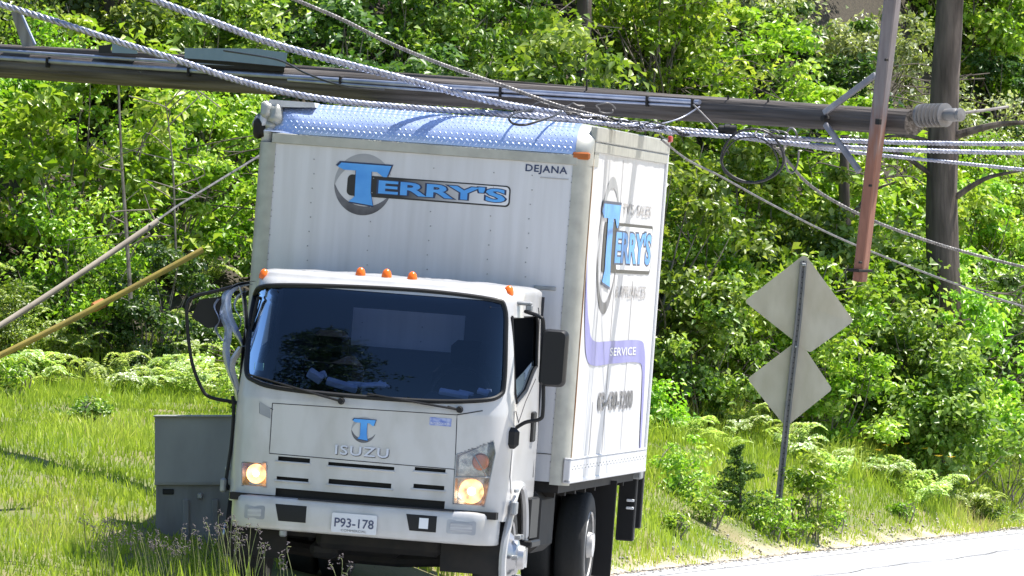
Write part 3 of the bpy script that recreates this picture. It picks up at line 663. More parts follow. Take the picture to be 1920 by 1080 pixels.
def wheel(x, y, z, sg, dual=False):
    t = MB(); r = .40
    for dx in ((0,) if not dual else (0, -sg*.25)):
        t.lathe([(-.10, .24), (-.112, .30), (-.108, .365), (-.09, .392), (-.04, .40), (.04, .40), (.09, .392), (.108, .365), (.112, .30), (.10, .24)], (x+dx, y, z), 'x', 40)
    o = t.build('wheel', M_['rubber'], truck, 50)
    fr = x+sg*.112
    if dual: pr = [(-.02, .255), (0, .25), (-.05, .22), (-.11, .20), (-.13, .12), (-.02, .10), (.03, .09), (.04, .0)]
    else: pr = [(-.02, .255), (0, .25), (-.03, .225), (-.04, .20), (.03, .13), (.05, .12), (.06, .09), (.10, .08), (.11, .0)]
    rim = MB().lathe([(sg*a, b) for a, b in pr], (fr, y, z), 'x', 32).build('rim', M_['rimw'] if dual else M_['rimc'], o, 30)
    m = MB()
    for k in range(6):
        a = 2*math.pi*k/6; m.lathe([(0, .018), (sg*.04, .018), (sg*.045, .010)], (fr+sg*(.03 if not dual else -.12), y+.165*math.cos(a), z+.165*math.sin(a)), 'x', 8)
    m.build('wheel_nuts', M_['steel'], o)
M_['rimw'] = mat('white_steel_rim', (.6, .6, .6), .4, c2=(.42, .40, .38), scale=9); M_['rimc'] = mat('chromed_rim', (.42, .42, .43), .32, .8)
for sg in (1, -1): wheel(sg*.87, -1.06, .40, sg); wheel(sg*1.02, 2.41, .40, sg, True)
# mud flaps, step, lift gate
for sg in (1, -1):
    m = MB(); m.bbox((sg*.92, 3.35, .50), (.56, .02, .74), .006); m.build('mud_flap', M_['black'], truck)
    m = MB(); m.bbox((sg*.96, -.35, .48), (.22, .5, .05), .01); m.bbox((sg*1.02, -.35, .66), (.05, .45, .3), .01); m.build('cab_step', M_['black'], truck)
lg = MB(); lg.bbox((0, BL+.12, ZB-.02), (2.4, .20, .10), .01); lg.bbox((1.12, BL+.12, ZB+.06), (.14, .16, .10), .01); lgo = lg.build('lift_gate', M_['steel'], truck)
for sg in (1, -1):
    m = MB(); m.bbox((sg*1.10, BL+.12, .65), (.14, .10, .58), .01); m.build('lift_gate_post', M_['black'], lgo)
    m = MB(); m.bbox((sg*1.18, BL+.24, .74), (.05, .08, .56), .01); m.build('lift_gate_arm', M_['black'], lgo)
m = MB(); m.bbox((1.13, BL+.055, .62), (.06, .02, .02), .004); m.bbox((1.13, BL+.055, .68), (.06, .02, .02), .004); m.build('reflector_strip', M_['whitev'], lgo)
# ============================================================ THE PLACE
def edgex(Y): return .84+.257*(Y-68.5)
def sdist(X, Y): return (edgex(Y)-X)*.968          # metres left of the road edge
def sstep(a, b, x): t = np.clip((x-a)/(b-a), 0, 1); return t*t*(3-2*t)
def hillstart(X): return np.clip(76.3+.95*(X+5), 74, 92)
def ground(X, Y):
    X = np.asarray(X, float); Y = np.asarray(Y, float); s = sdist(X, Y)
    k = np.clip(.22+(Y-58)*.03, .14, .68); A = 1.55
    h = np.where(s > .15, A*(1-np.exp(-k*np.maximum(s-.15, 0)/A)), 0)
    d = np.maximum(Y-hillstart(X), 0); h = h+np.where(s > 0, np.minimum(.42*d**1.02, 16)*sstep(.2, 5.0, s), 0)
    s2 = -s-8.2; h = h+np.where(s2 > 0, .25*(1-np.exp(-s2*.3)), 0)
    h = h+(.035*np.sin(X*1.7+Y*.6)*np.sin(Y*.9-X*.4)+.02*np.sin(X*4.1+1)*np.sin(Y*3.3))*sstep(.4, 1.6, np.where(s > 0, s, s2))
    return h
def gz(X, Y): return float(ground(X, Y))
def nodes(m): return m.node_tree, m.node_tree.nodes['Principled BSDF']
# ground sheet with the distance from the road stored on it
def axis(parts): return np.concatenate([np.arange(*p) for p in parts])
gx = axis([(-400, -60, 40), (-60, -14, 4), (-14, 14, .25), (14, 60, 4), (60, 401, 40)]); gy = axis([(-300, 30, 30), (30, 52, 2), (52, 112, .25), (112, 200, 6), (200, 801, 60)])
GX, GY = np.meshgrid(gx, gy); GZ = ground(GX, GY)-.0; nx, ny = len(gx), len(gy)
vs = np.stack([GX.ravel(), GY.ravel(), GZ.ravel()], 1)
ii = np.arange(nx*ny).reshape(ny, nx); fq = np.stack([ii[:-1, :-1].ravel(), ii[:-1, 1:].ravel(), ii[1:, 1:].ravel(), ii[1:, :-1].ravel()], 1)
def npmesh(name, vs, fq):
    me = bpy.data.meshes.new(name); k = fq.shape[1]; me.vertices.add(len(vs)); me.vertices.foreach_set('co', np.asarray(vs, np.float32).ravel())
    me.loops.add(fq.size); me.loops.foreach_set('vertex_index', fq.astype(np.int32).ravel())
    me.polygons.add(len(fq)); me.polygons.foreach_set('loop_start', np.arange(0, fq.size, k, dtype=np.int32))
    try: me.polygons.foreach_set('loop_total', np.full(len(fq), k, np.int32))
    except Exception: pass
    me.update(calc_edges=True); return me
def fattr(me, name, vals):
    a = me.attributes.new(name, 'FLOAT', 'POINT'); a.data.foreach_set('value', np.asarray(vals, np.float32))
me = npmesh('ground', vs, fq); fattr(me, 's', sdist(vs[:, 0], vs[:, 1])); fattr(me, 'hill', np.where(sdist(vs[:, 0], vs[:, 1]) > 0, vs[:, 1]-hillstart(vs[:, 0]), -5))
gm = mat('verge_soil', (.1, .14, .03), .95, c2=(.2, .17, .08), scale=1.3, bump=.5, bscale=18); n, b = nodes(gm)
def anode(n, name): a = n.nodes.new('ShaderNodeAttribute'); a.attribute_name = name; return a
def mixc(n, fac, a, bcol):
    mx = n.nodes.new('ShaderNodeMix'); mx.data_type = 'RGBA'; n.links.new(fac, mx.inputs[0])
    for s, i in ((a, 6), (bcol, 7)):
        if isinstance(s, tuple): mx.inputs[i].default_value = (*s, 1)
        else: n.links.new(s, mx.inputs[i])
    return mx.outputs[2]
def maprange(n, v, a, bb, c=0, d=1):
    r = n.nodes.new('ShaderNodeMapRange'); n.links.new(v, r.inputs[0]); r.inputs[1].default_value = a; r.inputs[2].default_value = bb; r.inputs[3].default_value = c; r.inputs[4].default_value = d; return r.outputs[0]
s_ = anode(n, 's').outputs['Fac']; nz = n.nodes.new('ShaderNodeTexNoise'); nz.inputs['Scale'].default_value = 2.2; tc = n.nodes.new('ShaderNodeTexCoord'); n.links.new(tc.outputs['Object'], nz.inputs[0])
ad = n.nodes.new('ShaderNodeMath'); ad.operation = 'MULTIPLY_ADD'; n.links.new(nz.outputs[0], ad.inputs[0]); ad.inputs[1].default_value = -.6; n.links.new(s_, ad.inputs[2])
col = b.inputs['Base Color'].links[0].from_socket
nz2 = n.nodes.new('ShaderNodeTexNoise'); nz2.inputs['Scale'].default_value = 60; n.links.new(tc.outputs['Object'], nz2.inputs[0])
sand = mixc(n, maprange(n, nz2.outputs[0], .35, .65), (.42, .34, .24), (.60, .52, .40))
c1 = mixc(n, maprange(n, ad.outputs[0], -.25, .05), sand, col)
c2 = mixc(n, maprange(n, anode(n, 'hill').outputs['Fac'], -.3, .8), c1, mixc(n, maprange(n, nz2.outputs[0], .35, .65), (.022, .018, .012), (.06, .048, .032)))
n.links.new(c2, b.inputs['Base Color'])
tag(link('ground', me, gm, None, 80), kind='structure')
# road: edge line, 8 m wide, one sheet
rY = np.concatenate([np.arange(-300, 40, 20), np.arange(40, 120, 1.), np.arange(120, 801, 40)]); cols = [0, .05, 1.2, 3.9, 4.1, 7.0, 8]
vs = np.array([(edgex(y)+c/.968, y, .012 if 0 < i < len(cols) else .004) for y in rY for i, c in enumerate(cols)]); K = len(cols); ii = np.arange(len(vs)).reshape(-1, K)
fq = np.stack([ii[:-1, :-1].ravel(), ii[:-1, 1:].ravel(), ii[1:, 1:].ravel(), ii[1:, :-1].ravel()], 1)
road = npmesh('road', vs, fq)
rm = mat('sun_bleached_asphalt', (.30, .30, .31), .8, c2=(.40, .40, .41), scale=2.2, stretch=(1, .3, 1), bump=.5, bscale=70)
tag(link('road', road, rm, None, 80), kind='structure')
def roadline(name, c, w, mm, wob=0, y0=50, y1=200):
    ys = np.arange(y0, y1, .5); vs = []
    for y in ys:
        o = c+wob*(math.sin(y*1.3)+.6*math.sin(y*3.1+1)); vs += [(edgex(y)+o/.968, y, .0165), (edgex(y)+(o+w)/.968, y, .0165)]
    m = MB(); m.add(vs, [(2*i, 2*i+1, 2*i+3, 2*i+2) for i in range(len(ys)-1)]); return m.build(name, mm, None, 0)
tag(roadline('road_marking', .35, .10, mat('white_road_paint', (.62, .62, .60), .6)), kind='structure')
tag(roadline('road_marking', 3.95, .10, mat('yellow_road_paint', (.6, .42, .06), .6)), kind='structure')
tag(roadline('road_crack', 1.7, .02, mat('tar_crack', (.17, .17, .17), .8), .05), kind='structure')
tag(roadline('road_edge', -.02, .05, mat('broken_asphalt_edge', (.10, .085, .07), .9), .02), kind='structure')

# ---- vegetation: leaf-sized faces
def leafmat(name, dark, mid, light, rough=.38, trans=.35, spec=.5):
    m = bpy.data.materials.new(name); m.use_nodes = True; n = m.node_tree; b = n.nodes['Principled BSDF']; o = n.nodes['Material Output']
    v = anode(n, 'v').outputs['Fac']; cr = n.nodes.new('ShaderNodeValToRGB'); n.links.new(v, cr.inputs[0])
    cr.color_ramp.elements[0].color = (*dark, 1); cr.color_ramp.elements[1].color = (*light, 1); e = cr.color_ramp.elements.new(.5); e.color = (*mid, 1)
    oi = n.nodes.new('ShaderNodeObjectInfo'); hs = n.nodes.new('ShaderNodeHueSaturation'); n.links.new(cr.outputs[0], hs.inputs['Color'])
    n.links.new(maprange(n, oi.outputs['Random'], 0, 1, .485, .515), hs.inputs['Hue']); n.links.new(maprange(n, oi.outputs['Random'], 0, 1, .8, 1.2), hs.inputs['Value'])
    n.links.new(hs.outputs[0], b.inputs['Base Color']); b.inputs['Roughness'].default_value = rough; b.inputs['Specular IOR Level'].default_value = spec
    t = n.nodes.new('ShaderNodeBsdfTranslucent'); g = n.nodes.new('ShaderNodeMix'); g.data_type = 'RGBA'; g.blend_type = 'MULTIPLY'; g.inputs[0].default_value = 1
    n.links.new(hs.outputs[0], g.inputs[6]); g.inputs[7].default_value = (1.5, 1.6, .6, 1); n.links.new(g.outputs[2], t.inputs[0])
    mx = n.nodes.new('ShaderNodeMixShader'); mx.inputs[0].default_value = trans; n.links.new(b.outputs[0], mx.inputs[1]); n.links.new(t.outputs[0], mx.inputs[2]); n.links.new(mx.outputs[0], o.inputs[0]); return m
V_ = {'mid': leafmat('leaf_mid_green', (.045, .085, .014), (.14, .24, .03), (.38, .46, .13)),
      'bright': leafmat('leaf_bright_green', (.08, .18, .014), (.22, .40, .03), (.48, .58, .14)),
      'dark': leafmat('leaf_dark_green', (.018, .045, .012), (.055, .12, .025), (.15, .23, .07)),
      'pale': leafmat('leaf_pale_green', (.10, .14, .05), (.26, .33, .12), (.60, .62, .56), .3),  # lightest tone paints gloss glints into the leaf colour
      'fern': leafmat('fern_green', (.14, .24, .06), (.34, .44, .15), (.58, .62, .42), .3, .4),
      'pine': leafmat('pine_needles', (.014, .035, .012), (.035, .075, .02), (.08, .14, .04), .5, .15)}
barkm = mat('bark', (.045, .035, .028), .9, c2=(.14, .112, .095), scale=9, stretch=(1, 1, .16), bump=.9, bscale=16)
twigm = mat('twig_bark', (.10, .08, .065), .9, c2=(.28, .25, .22), scale=9)
def leafset(pos, nrm, size, r, aspect=.62):
    """folded rhombic leaves: pos (N,3), nrm (N,3), size (N)"""
    N = len(pos); nrm = nrm/np.linalg.norm(nrm, axis=1, keepdims=True); q = r.normal(size=(N, 3)); u = np.cross(nrm, q); u /= np.linalg.norm(u, axis=1, keepdims=True)+1e-9; w = np.cross(nrm, u)
    s = size[:, None]; fold = nrm*s*.16
    V = np.stack([pos-u*s*.5, pos-w*s*aspect*.5+fold, pos+u*s*.5-fold, pos+w*s*aspect*.5+fold], 1).reshape(-1, 3)
    b = np.arange(N)[:, None]*4; F_ = np.concatenate([b+np.array([[0, 1, 2]]), b+np.array([[0, 2, 3]])], 1).reshape(-1, 3); return V, F_
def clumpmesh(name, seed, rx, rz, nclump, nleaf, leaf, spread=.22, base=.1, shape='round', up=.8):
    r = np.random.default_rng(seed); C = []
    while len(C) < nclump:
        p = r.uniform(-1, 1, 3)
        if np.linalg.norm(p) > 1: continue
        if shape == 'round' and np.linalg.norm(p) < .35: continue
        C.append(p)
    C = np.array(C); C = C*np.array([rx, rx, rz*.5])+np.array([0, 0, rz*.5+base]); C[:, :2] *= r.uniform(.75, 1.15, (nclump, 1)); C[:, 2] += r.normal(0, .1*rz, nclump)
    C[:, 2] = np.maximum(C[:, 2], .08)
    idx = r.integers(0, nclump, nleaf); cs = r.uniform(.5, 1.25, nclump); cv = r.uniform(0, .55, nclump)
    off = r.normal(size=(nleaf, 3))*np.array([1, 1, .55])*spread*cs[idx][:, None]
    pos = C[idx]+off; out = off/ (np.linalg.norm(off, axis=1, keepdims=True)+1e-6)
    nrm = out*.6+r.normal(size=(nleaf, 3))*.55+np.array([0, 0, up]); size = leaf*r.uniform(.55, 1.35, nleaf)
    V, Fc = leafset(pos, nrm, size, r); me = npmesh(name, V, Fc); fattr(me, 'v', np.repeat(np.clip(cv[idx]+r.uniform(0, .5, nleaf)**1.0+.5*(r.random(nleaf) < .07), 0, 1), 4)); return me, C  # a few random leaves coloured paler for gloss glints and leaf undersides
def stems(C, seed, r0=.022, k=26, base=(0, 0)):
    rr = random.Random(seed); m = MB(); C = [Vector(c) for c in C]; rr.shuffle(C)
    for c in C[:k]:
        b = Vector((base[0]+rr.uniform(-.1, .1), base[1]+rr.uniform(-.1, .1), -.1)); mid = b.lerp(c, .5)+Vector((rr.uniform(-.12, .12), rr.uniform(-.12, .12), .1))
        q = c+Vector((rr.uniform(-.25, .25), rr.uniform(-.25, .25), rr.uniform(.05, .3)))*(8*r0 if r0 < .02 else 1)
        m.tube(smoothpts([b, mid, q], 5), [r0*(.8 if r0 > .02 else 1)*(1-.8*i/10) for i in range(11)], 5)
        for _ in range(2):
            a_ = mid.lerp(q, rr.uniform(.2, .9)); m.tube([a_, a_+Vector((rr.uniform(-.3, .3), rr.uniform(-.3, .3), rr.uniform(-.05, .25)))*(r0*40)], r0*.2, 4)
    return m
shrubs = []
for i in range(7):
    leaf = (.085, .10, .075, .11, .09, .07, .10)[i]; rx = (.95, 1.1, .85, 1.15, 1.0, .9, 1.2)[i]; rz = (1.7, 1.9, 1.5, 2.2, 1.6, 1.4, 2.0)[i]
    me, C = clumpmesh('foliage', 100+i, rx, rz, 60, 6600, leaf*.95, .13); sm = stems(C, i); shrubs.append((me, sm))
protos = {}
def shrub(i, kind, loc, s, label, group, rz=None, cat='shrub'):
    key = (i, kind)
    if key not in protos:
        e = empty('shrub', loc); me = shrubs[i][0].copy(); me.materials.clear(); fo = link('foliage', me, V_[kind], e, 0); st = shrubs[i][1].build('stem', twigm, e); protos[key] = e; first = True
    else:
        p = protos[key]; e = p.copy(); scene.collection.objects.link(e)
        for ch in p.children: c = ch.copy(); scene.collection.objects.link(c); c.parent = e
        e.location = loc
    e.rotation_euler = (random.uniform(-.12, .12), random.uniform(-.12, .12), random.uniform(0, 6.28) if rz is None else rz); e.scale = (s, s, s*random.uniform(.9, 1.15))
    tag(e, label, cat, group); return e
LB = {'mid': 'mid green leafy shrub', 'bright': 'bright yellow-green shrub', 'dark': 'dark green shrub', 'pale': 'pale shrub with glinting leaves'}
rowd = [.3, 1.3, 2.4, 3.6, 4.9, 6.3, 7.8, 9.4, 11.2, 13.2, 15.4, 17.8, 20.5, 23.5]
for ri, d in enumerate(rowd):
    x = -8.6+(.6 if ri % 2 else 0)
    while x < 10.5:
        X = x+random.uniform(-.35, .35); Y = hillstart(X)+d+random.uniform(-.4, .4); Y = float(Y)
        
        if sdist(X, Y) < (.7 if ri < 3 else .9): x += 1.32; continue
        px = 960+F*X/Y; z = gz(X, Y); py = HY-(z+.9-ZC)*F/Y
        # kinds as they lie in the photograph: bright at left and right, pale low left, dark gaps behind the box corner
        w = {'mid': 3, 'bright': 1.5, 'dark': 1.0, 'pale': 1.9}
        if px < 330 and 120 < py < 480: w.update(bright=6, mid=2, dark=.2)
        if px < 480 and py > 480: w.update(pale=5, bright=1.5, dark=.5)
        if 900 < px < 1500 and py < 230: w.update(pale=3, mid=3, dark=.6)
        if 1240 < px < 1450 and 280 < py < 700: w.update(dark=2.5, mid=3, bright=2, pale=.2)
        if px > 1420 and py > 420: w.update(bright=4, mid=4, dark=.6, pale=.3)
        if px > 1800 and py > 480: w.update(dark=2.5)
        if px > 1600 and py < 300: w.update(bright=4)
        if 1690 < px < 1815 and Y < 88 and py < 470: x += 1.32; continue
        kind = random.choices(list(w), list(w.values()))[0]
        zone = 'left of the truck' if px < 470 else 'above the truck roof' if px < 1130 else 'between truck and crossarm' if px < 1640 else 'right of the crossarm'
        lev = 'far up the wooded bank' if py < 60 else 'halfway up the wooded bank' if py < 300 else 'low on the wooded bank' if py < 560 else 'at the foot of the wooded bank'
        gap = random.random()
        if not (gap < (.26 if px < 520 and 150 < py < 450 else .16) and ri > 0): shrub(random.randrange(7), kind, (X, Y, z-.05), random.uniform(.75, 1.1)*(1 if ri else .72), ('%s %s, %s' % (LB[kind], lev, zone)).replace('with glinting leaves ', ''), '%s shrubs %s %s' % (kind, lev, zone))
        x += 1.32
for k in range(34):
    Y = random.uniform(90, 106); X = random.uniform(1790, 2060)/F*Y-960/F*Y
    if sdist(X, Y) > .6: shrub(random.randrange(7), random.choice(('mid', 'bright', 'mid', 'pale', 'dark')), (X, Y, gz(X, Y)-.1), random.uniform(.7, 1.0), 'leafy shrub on the steep bank at the right edge, beyond the thick furrowed trunk', 'shrubs on the steep bank at the right edge')
# trees: tapered trunk with limbs, crown above
crowns = [clumpmesh('crown', 300+i, 2.2, 3.6, 60, 3200, .16, .34, 0, 'round')[0] for i in range(2)]
def tree(px, Y, r0, H, crown_z, label, kind='mid', lean=0, limbs=(), top=None, crown_s=1.0, name='tree', base=None):
    X = (px-960)/F*Y if base is None else base; z = gz(X, Y); e = empty(name, (X, Y, z-.1)); m = MB(); Hh = H; n = 22; vs = []; k = 14; rr = random.Random(int(px))
    for i in range(n+1):
        t = i/n; zz = Hh*t; cx = lean*zz+.05*math.sin(zz*1.1+px); rad = r0*(1-.55*t)*(1+.35*math.exp(-zz*2))
        for j in range(k):
            a = 2*math.pi*j/k; q = rad*(1+.07*math.sin(a*5+zz*2)+.04*math.sin(a*9-zz*5)); vs.append((cx+q*math.cos(a), q*math.sin(a), zz))
    m.add(vs, [(i*k+j, i*k+(j+1) % k, (i+1)*k+(j+1) % k, (i+1)*k+j) for i in range(n) for j in range(k)]+[tuple(n*k+j for j in range(k))])
    tr = m.build('trunk', barkm, e, 60)
    for (zz, dx, dy, dz, rad) in limbs:
        p = Vector((lean*zz, 0, zz)); P = smoothpts([p, p+Vector((dx*.5, dy*.5, dz*.6+.05)), p+Vector((dx, dy, dz))], 6); MB().tube(P, [rad*(1-.75*i/12) for i in range(13)], 7).build('branch', barkm, tr)
    if crown_s:
        me = crowns[int(px) % 2].copy(); me.materials.clear(); c = link('crown', me, V_[kind], e, 0); c.location = (lean*H, 0, crown_z); c.scale = (crown_s,)*3
    return tag(e, label, 'tree', 'trees on the wooded bank')
tree(1760, 87.2, .20, 9.5, 7.2, 'big tree with thick furrowed trunk behind the pole-end insulator', lean=.025, limbs=((3.6, 1.1, -.2, .15, .05), (3.1, -1.0, -.3, .45, .035), (3.5, -.8, -.2, .1, .03), (2.9, .8, -.3, .35, .04), (5.2, -1.2, 0, 1.0, .06)))
tree(712, 92.5, .14, 9, 6.4, 'tree whose dark trunk shows at the top edge above the truck roof', limbs=((5.2, .9, 0, .6, .05),), lean=-.01)
tree(212, 84, .13, 9, 5.6, 'tree with dark trunk above the small pole box at left', limbs=((4.0, -.8, 0, .6, .05),), lean=.01)
tree(1092, 88, .09, 8, 6.0, 'slim tree with dark trunk above the tangled wires', limbs=((2.6, .5, -.2, .5, .03),))
tree(968, 93, .10, 8.5, 6.5, 'slim tree left of the one above the tangled wires', limbs=((3.1, .5, -.2, .5, .03),))
tree(1592, 88.5, .10, 2.6, 6.0, 'broken dark tree stub below the crossarm brace', crown_s=0, limbs=((1.7, .5, -.1, .4, .03),))
tree(402, 86, .10, 8, 5.8, 'tree behind the blue-grey pole box', 'mid')
tree(1330, 96, .13, 9, 6.6, 'tree behind the coiled wire', 'mid')
# saplings and dead twigs between the shrubs
def sapling(pts, Y, r, label, twigs=6):
    P = [at(px, py, Y) for px, py in pts]; m = MB(); S = smoothpts(P, 6); e = empty('sapling', P[0]); loc = [p-P[0] for p in S]
    m.tube(loc, [r*(1-.6*i/len(loc)) for i in range(len(loc))], 6); rr = random.Random(pts[0][0])
    st = m.build('stem', twigm, e)
    for k in range(twigs):
        b = loc[rr.randrange(2, len(loc)-1)]; q = MB().tube(smoothpts([b, b+Vector((rr.uniform(-.3, .3), rr.uniform(-.2, 0), rr.uniform(.05, .2))), b+Vector((rr.uniform(-.6, .6), rr.uniform(-.3, 0), rr.uniform(-.1, .4)))], 4), .006, 4); q.build('twig', twigm, st)
    return tag(e, label, 'sapling', 'bare saplings on the bank')
sapling([(245, 560), (236, 420), (228, 300), (222, 160)], 74.5, .022, 'thin bare sapling hanging below the small pole box at left', 5)
sapling([(330, 480), (325, 330), (318, 250), (310, 190)], 78, .012, 'thinner bare sapling right of the first one at left', 9)
sapling([(1095, 170), (1100, 60), (1103, -30)], 85, .02, 'pale bare sapling above the tangled wires', 5)
deadm = mat('dead_twig_bark', (.05, .04, .032), .9, c2=(.12, .10, .085), scale=9)
# the fallen branches at the foot of the bank
for px, py, Y, w in ((150, 420, 80, 1.4), (430, 380, 81, 1.2), (1800, 700, 90, 1.3), (1330, 690, 84, 1.0), (430, 600, 78, 1.2), (1640, 180, 92, 1.3), (420, 300, 81, 1.2), (240, 350, 80.5, 1.2), (620, 60, 88, 1.5), (1180, 60, 92, 1.6), (1250, 130, 89, 1.2), (1850, 560, 88, 1.4), (1530, 300, 88, 1.3)):
    o_ = at(px, py, Y); g = MB(); rr = random.Random(px)
    for k in range(13): a = Vector((rr.uniform(-w/2, w/2), rr.uniform(-.3, .1), rr.uniform(-.35, .3))); g.tube(smoothpts([a, a+Vector((rr.uniform(.1, .5), 0, rr.uniform(-.12, .12))), a+Vector((rr.uniform(.4, .9), rr.uniform(-.1, .1), rr.uniform(-.25, .25)))], 4), rr.uniform(.003, .008), 4)
    o = g.build('dead_brushwood', deadm); o.location = o_; tag(o, 'tangle of bare dead twigs caught in the shrubs on the bank', 'brushwood', 'dead brushwood on the bank')
# ferns along the foot of the bank
def fernmesh(seed, R=.5, fronds=11):
    r = np.random.default_rng(seed); P, N_, S = [], [], []
    for k in range(fronds):
        a = r.uniform(0, 6.28); L_ = R*r.uniform(.5, 1.35); hh = r.uniform(.35, .75)*R*1.2
        for t in np.linspace(.12, 1, 26):
            c = np.array([math.cos(a)*L_*t, math.sin(a)*L_*t, hh*math.sin(t*2.2)/.95]); w = .16*R*2*math.sin(math.pi*min(1, t*.9+.08))
            for sg in (-1, 1):
                for q in (.35, .8):
                    P.append(c+np.array([-math.sin(a), math.cos(a), 0])*sg*w*q); N_.append(np.array([math.cos(a)*.5*t, math.sin(a)*.5*t, 1])+r.normal(size=3)*.12); S.append(.055*R*2)
    V, Fc = leafset(np.array(P), np.array(N_), np.array(S), r, .7); me = npmesh('fern', V, Fc); fattr(me, 'v', np.repeat(r.uniform(.2, 1, len(P)), 4)); me.materials.append(V_['fern']); return me
ferns = [fernmesh(500+i, (.42, .5, .36, .46)[i]) for i in range(4)]
def fern(X, Y, s, label, group):
    o = bpy.data.objects.new('fern', random.choice(ferns)); scene.collection.objects.link(o); o.location = (X, Y, gz(X, Y)-.03); o.rotation_euler = (random.uniform(.0, .25), 0, random.uniform(0, 6.28)); o.scale = (s, s, s); tag(o, label, 'fern', group)
for k in range(48):
    X = random.uniform(-5.8, -1.4); Y = float(hillstart(X))-random.uniform(-2.2, 2.4); fern(X, Y, random.uniform(.7, 1.15), 'pale sunlit fern at the foot of the bank left of the truck', 'ferns left of the truck')
for k in range(26):
    X = random.uniform(1.2, 5.5); Y = float(hillstart(X))-random.uniform(0, 1.8); fern(X, Y, random.uniform(.55, .85), 'pale fern at the foot of the bank right of the truck', 'ferns right of the truck')
# plants round the sign
def plant(px, Y, rx, rz, kind, label, n=1500, leaf=.06, cat='shrub', name='shrub', seed=1, spread=.12, nc=24):
    X = (px-960)/F*Y; me, C = clumpmesh('foliage', seed, rx, rz, nc, n, leaf, spread, .05); e = empty(name, (X, Y, gz(X, Y)-.03)); link('foliage', me, V_[kind], e, 0); stems(C, seed, .010, 9).build('stem', twigm, e); return tag(e, label, cat)
plant(1515, 77.2, .27, .74, 'bright', 'bright yellow-green bush right of the sign post', 1500, .055, seed=21, nc=20, spread=.08)
plant(1290, 75.5, .26, .50, 'bright', 'low bright bush left of the dark spruce', 900, .05, seed=22, spread=.08)
plant(1325, 74.6, .16, .25, 'bright', 'lowest bright weed in front of the dark spruce', 500, .045, seed=23, spread=.07)
plant(1440, 76.0, .20, .35, 'bright', 'small bright weed at the foot of the sign post', 600, .045, seed=24, spread=.07)
plant(1238, 81, .22, .55, 'bright', 'yellow-green bush beside the rear corner of the truck box', 1200, .06, seed=25)
plant(1590, 87, .55, .95, 'mid', 'leafy green bush at the foot of the bank behind the sign', 4500, .08, seed=26, spread=.16)
plant(1700, 87.5, .62, 1.05, 'bright', 'yellow-green leafy bush at the foot of the bank, third from the frame edge', 5000, .09, seed=27, spread=.16)
plant(1815, 88.5, .55, .95, 'bright', 'bright bush with hanging leaves near the right edge', 4500, .09, seed=28, spread=.16)
plant(1768, 85.6, .7, 1.5, 'mid', 'tall green bush hiding the foot of the thick furrowed trunk', 6500, .085, seed=46, spread=.16, nc=40)
plant(1440, 85.5, .6, 1.1, 'bright', 'bright rounded bush behind the upper sign plate', 5000, .08, seed=47, spread=.16, nc=34)
plant(470, 73.5, .25, .4, 'mid', 'small green weed behind the grey cabinet', 900, .05, seed=29)
plant(168, 70.3, .18, .18, 'mid', 'small dark green weed in the grass left of the cabinet', 500, .05, seed=30, spread=.06)
plant(20, 72.5, .15, .35, 'bright', 'yellow-green weed at the left edge of the grass', 500, .05, seed=31, spread=.06)
for k, (px, Y, rx, rz, kd) in enumerate(((1480, 76.4, .14, .2, 'bright'), (1262, 73, .10, .14, 'bright'), (1690, 82.0, .12, .12, 'bright'), (1850, 85.2, .18, .22, 'mid'), (1560, 78.6, .10, .16, 'bright'), (1890, 88, .3, .5, 'mid'), (1255, 76.5, .14, .3, 'bright'))):
    o = plant(px, Y, rx, rz, kd, 'small leafy weed in the verge grass near the road edge right of the truck', 420, .04, 'weed', 'weed', 60+k, .05, 12); o['group'] = 'weeds in the right verge'
# small spruce left of the sign
Xs = (1387-960)/F*76; e = empty('small_spruce', (Xs, 76, gz(Xs, 76)-.02)); r = np.random.default_rng(41); P, N_, S = [], [], []
for lvl in range(11):
    zz = .06+lvl*.056; rad = (.33*(1-lvl/11.5)+.04)*r.uniform(.7, 1.2)
    for k in range(7 if lvl < 8 else 5):
        a = r.uniform(0, 6.28); 
        for t in np.linspace(.1, 1, 16):
            c = np.array([math.cos(a)*rad*t, math.sin(a)*rad*t, zz+.14*t*(1-.6*t)+.02*math.sin(a*3)]); 
            for q in range(3): P.append(c+r.normal(size=3)*.010); N_.append(r.normal(size=3)+np.array([0, 0, .6])); S.append(.04)
V, Fc = leafset(np.array(P), np.array(N_), np.array(S)*r.uniform(.7, 1.3, len(S)), r, .3); me = npmesh('needles', V, Fc); fattr(me, 'v', np.repeat(r.uniform(0, 1, len(P)), 4)); link('needles', me, leafmat('spruce_needles', (.04, .10, .02), (.09, .18, .03), (.18, .30, .06), .5, .2), e, 0)
MB().tube([(0, 0, -.05), (.01, 0, .4), (0, 0, .68)], [.014, .01, .003], 6).build('trunk', barkm, e); tag(e, 'small dark spruce in the grass left of the sign post', 'spruce')
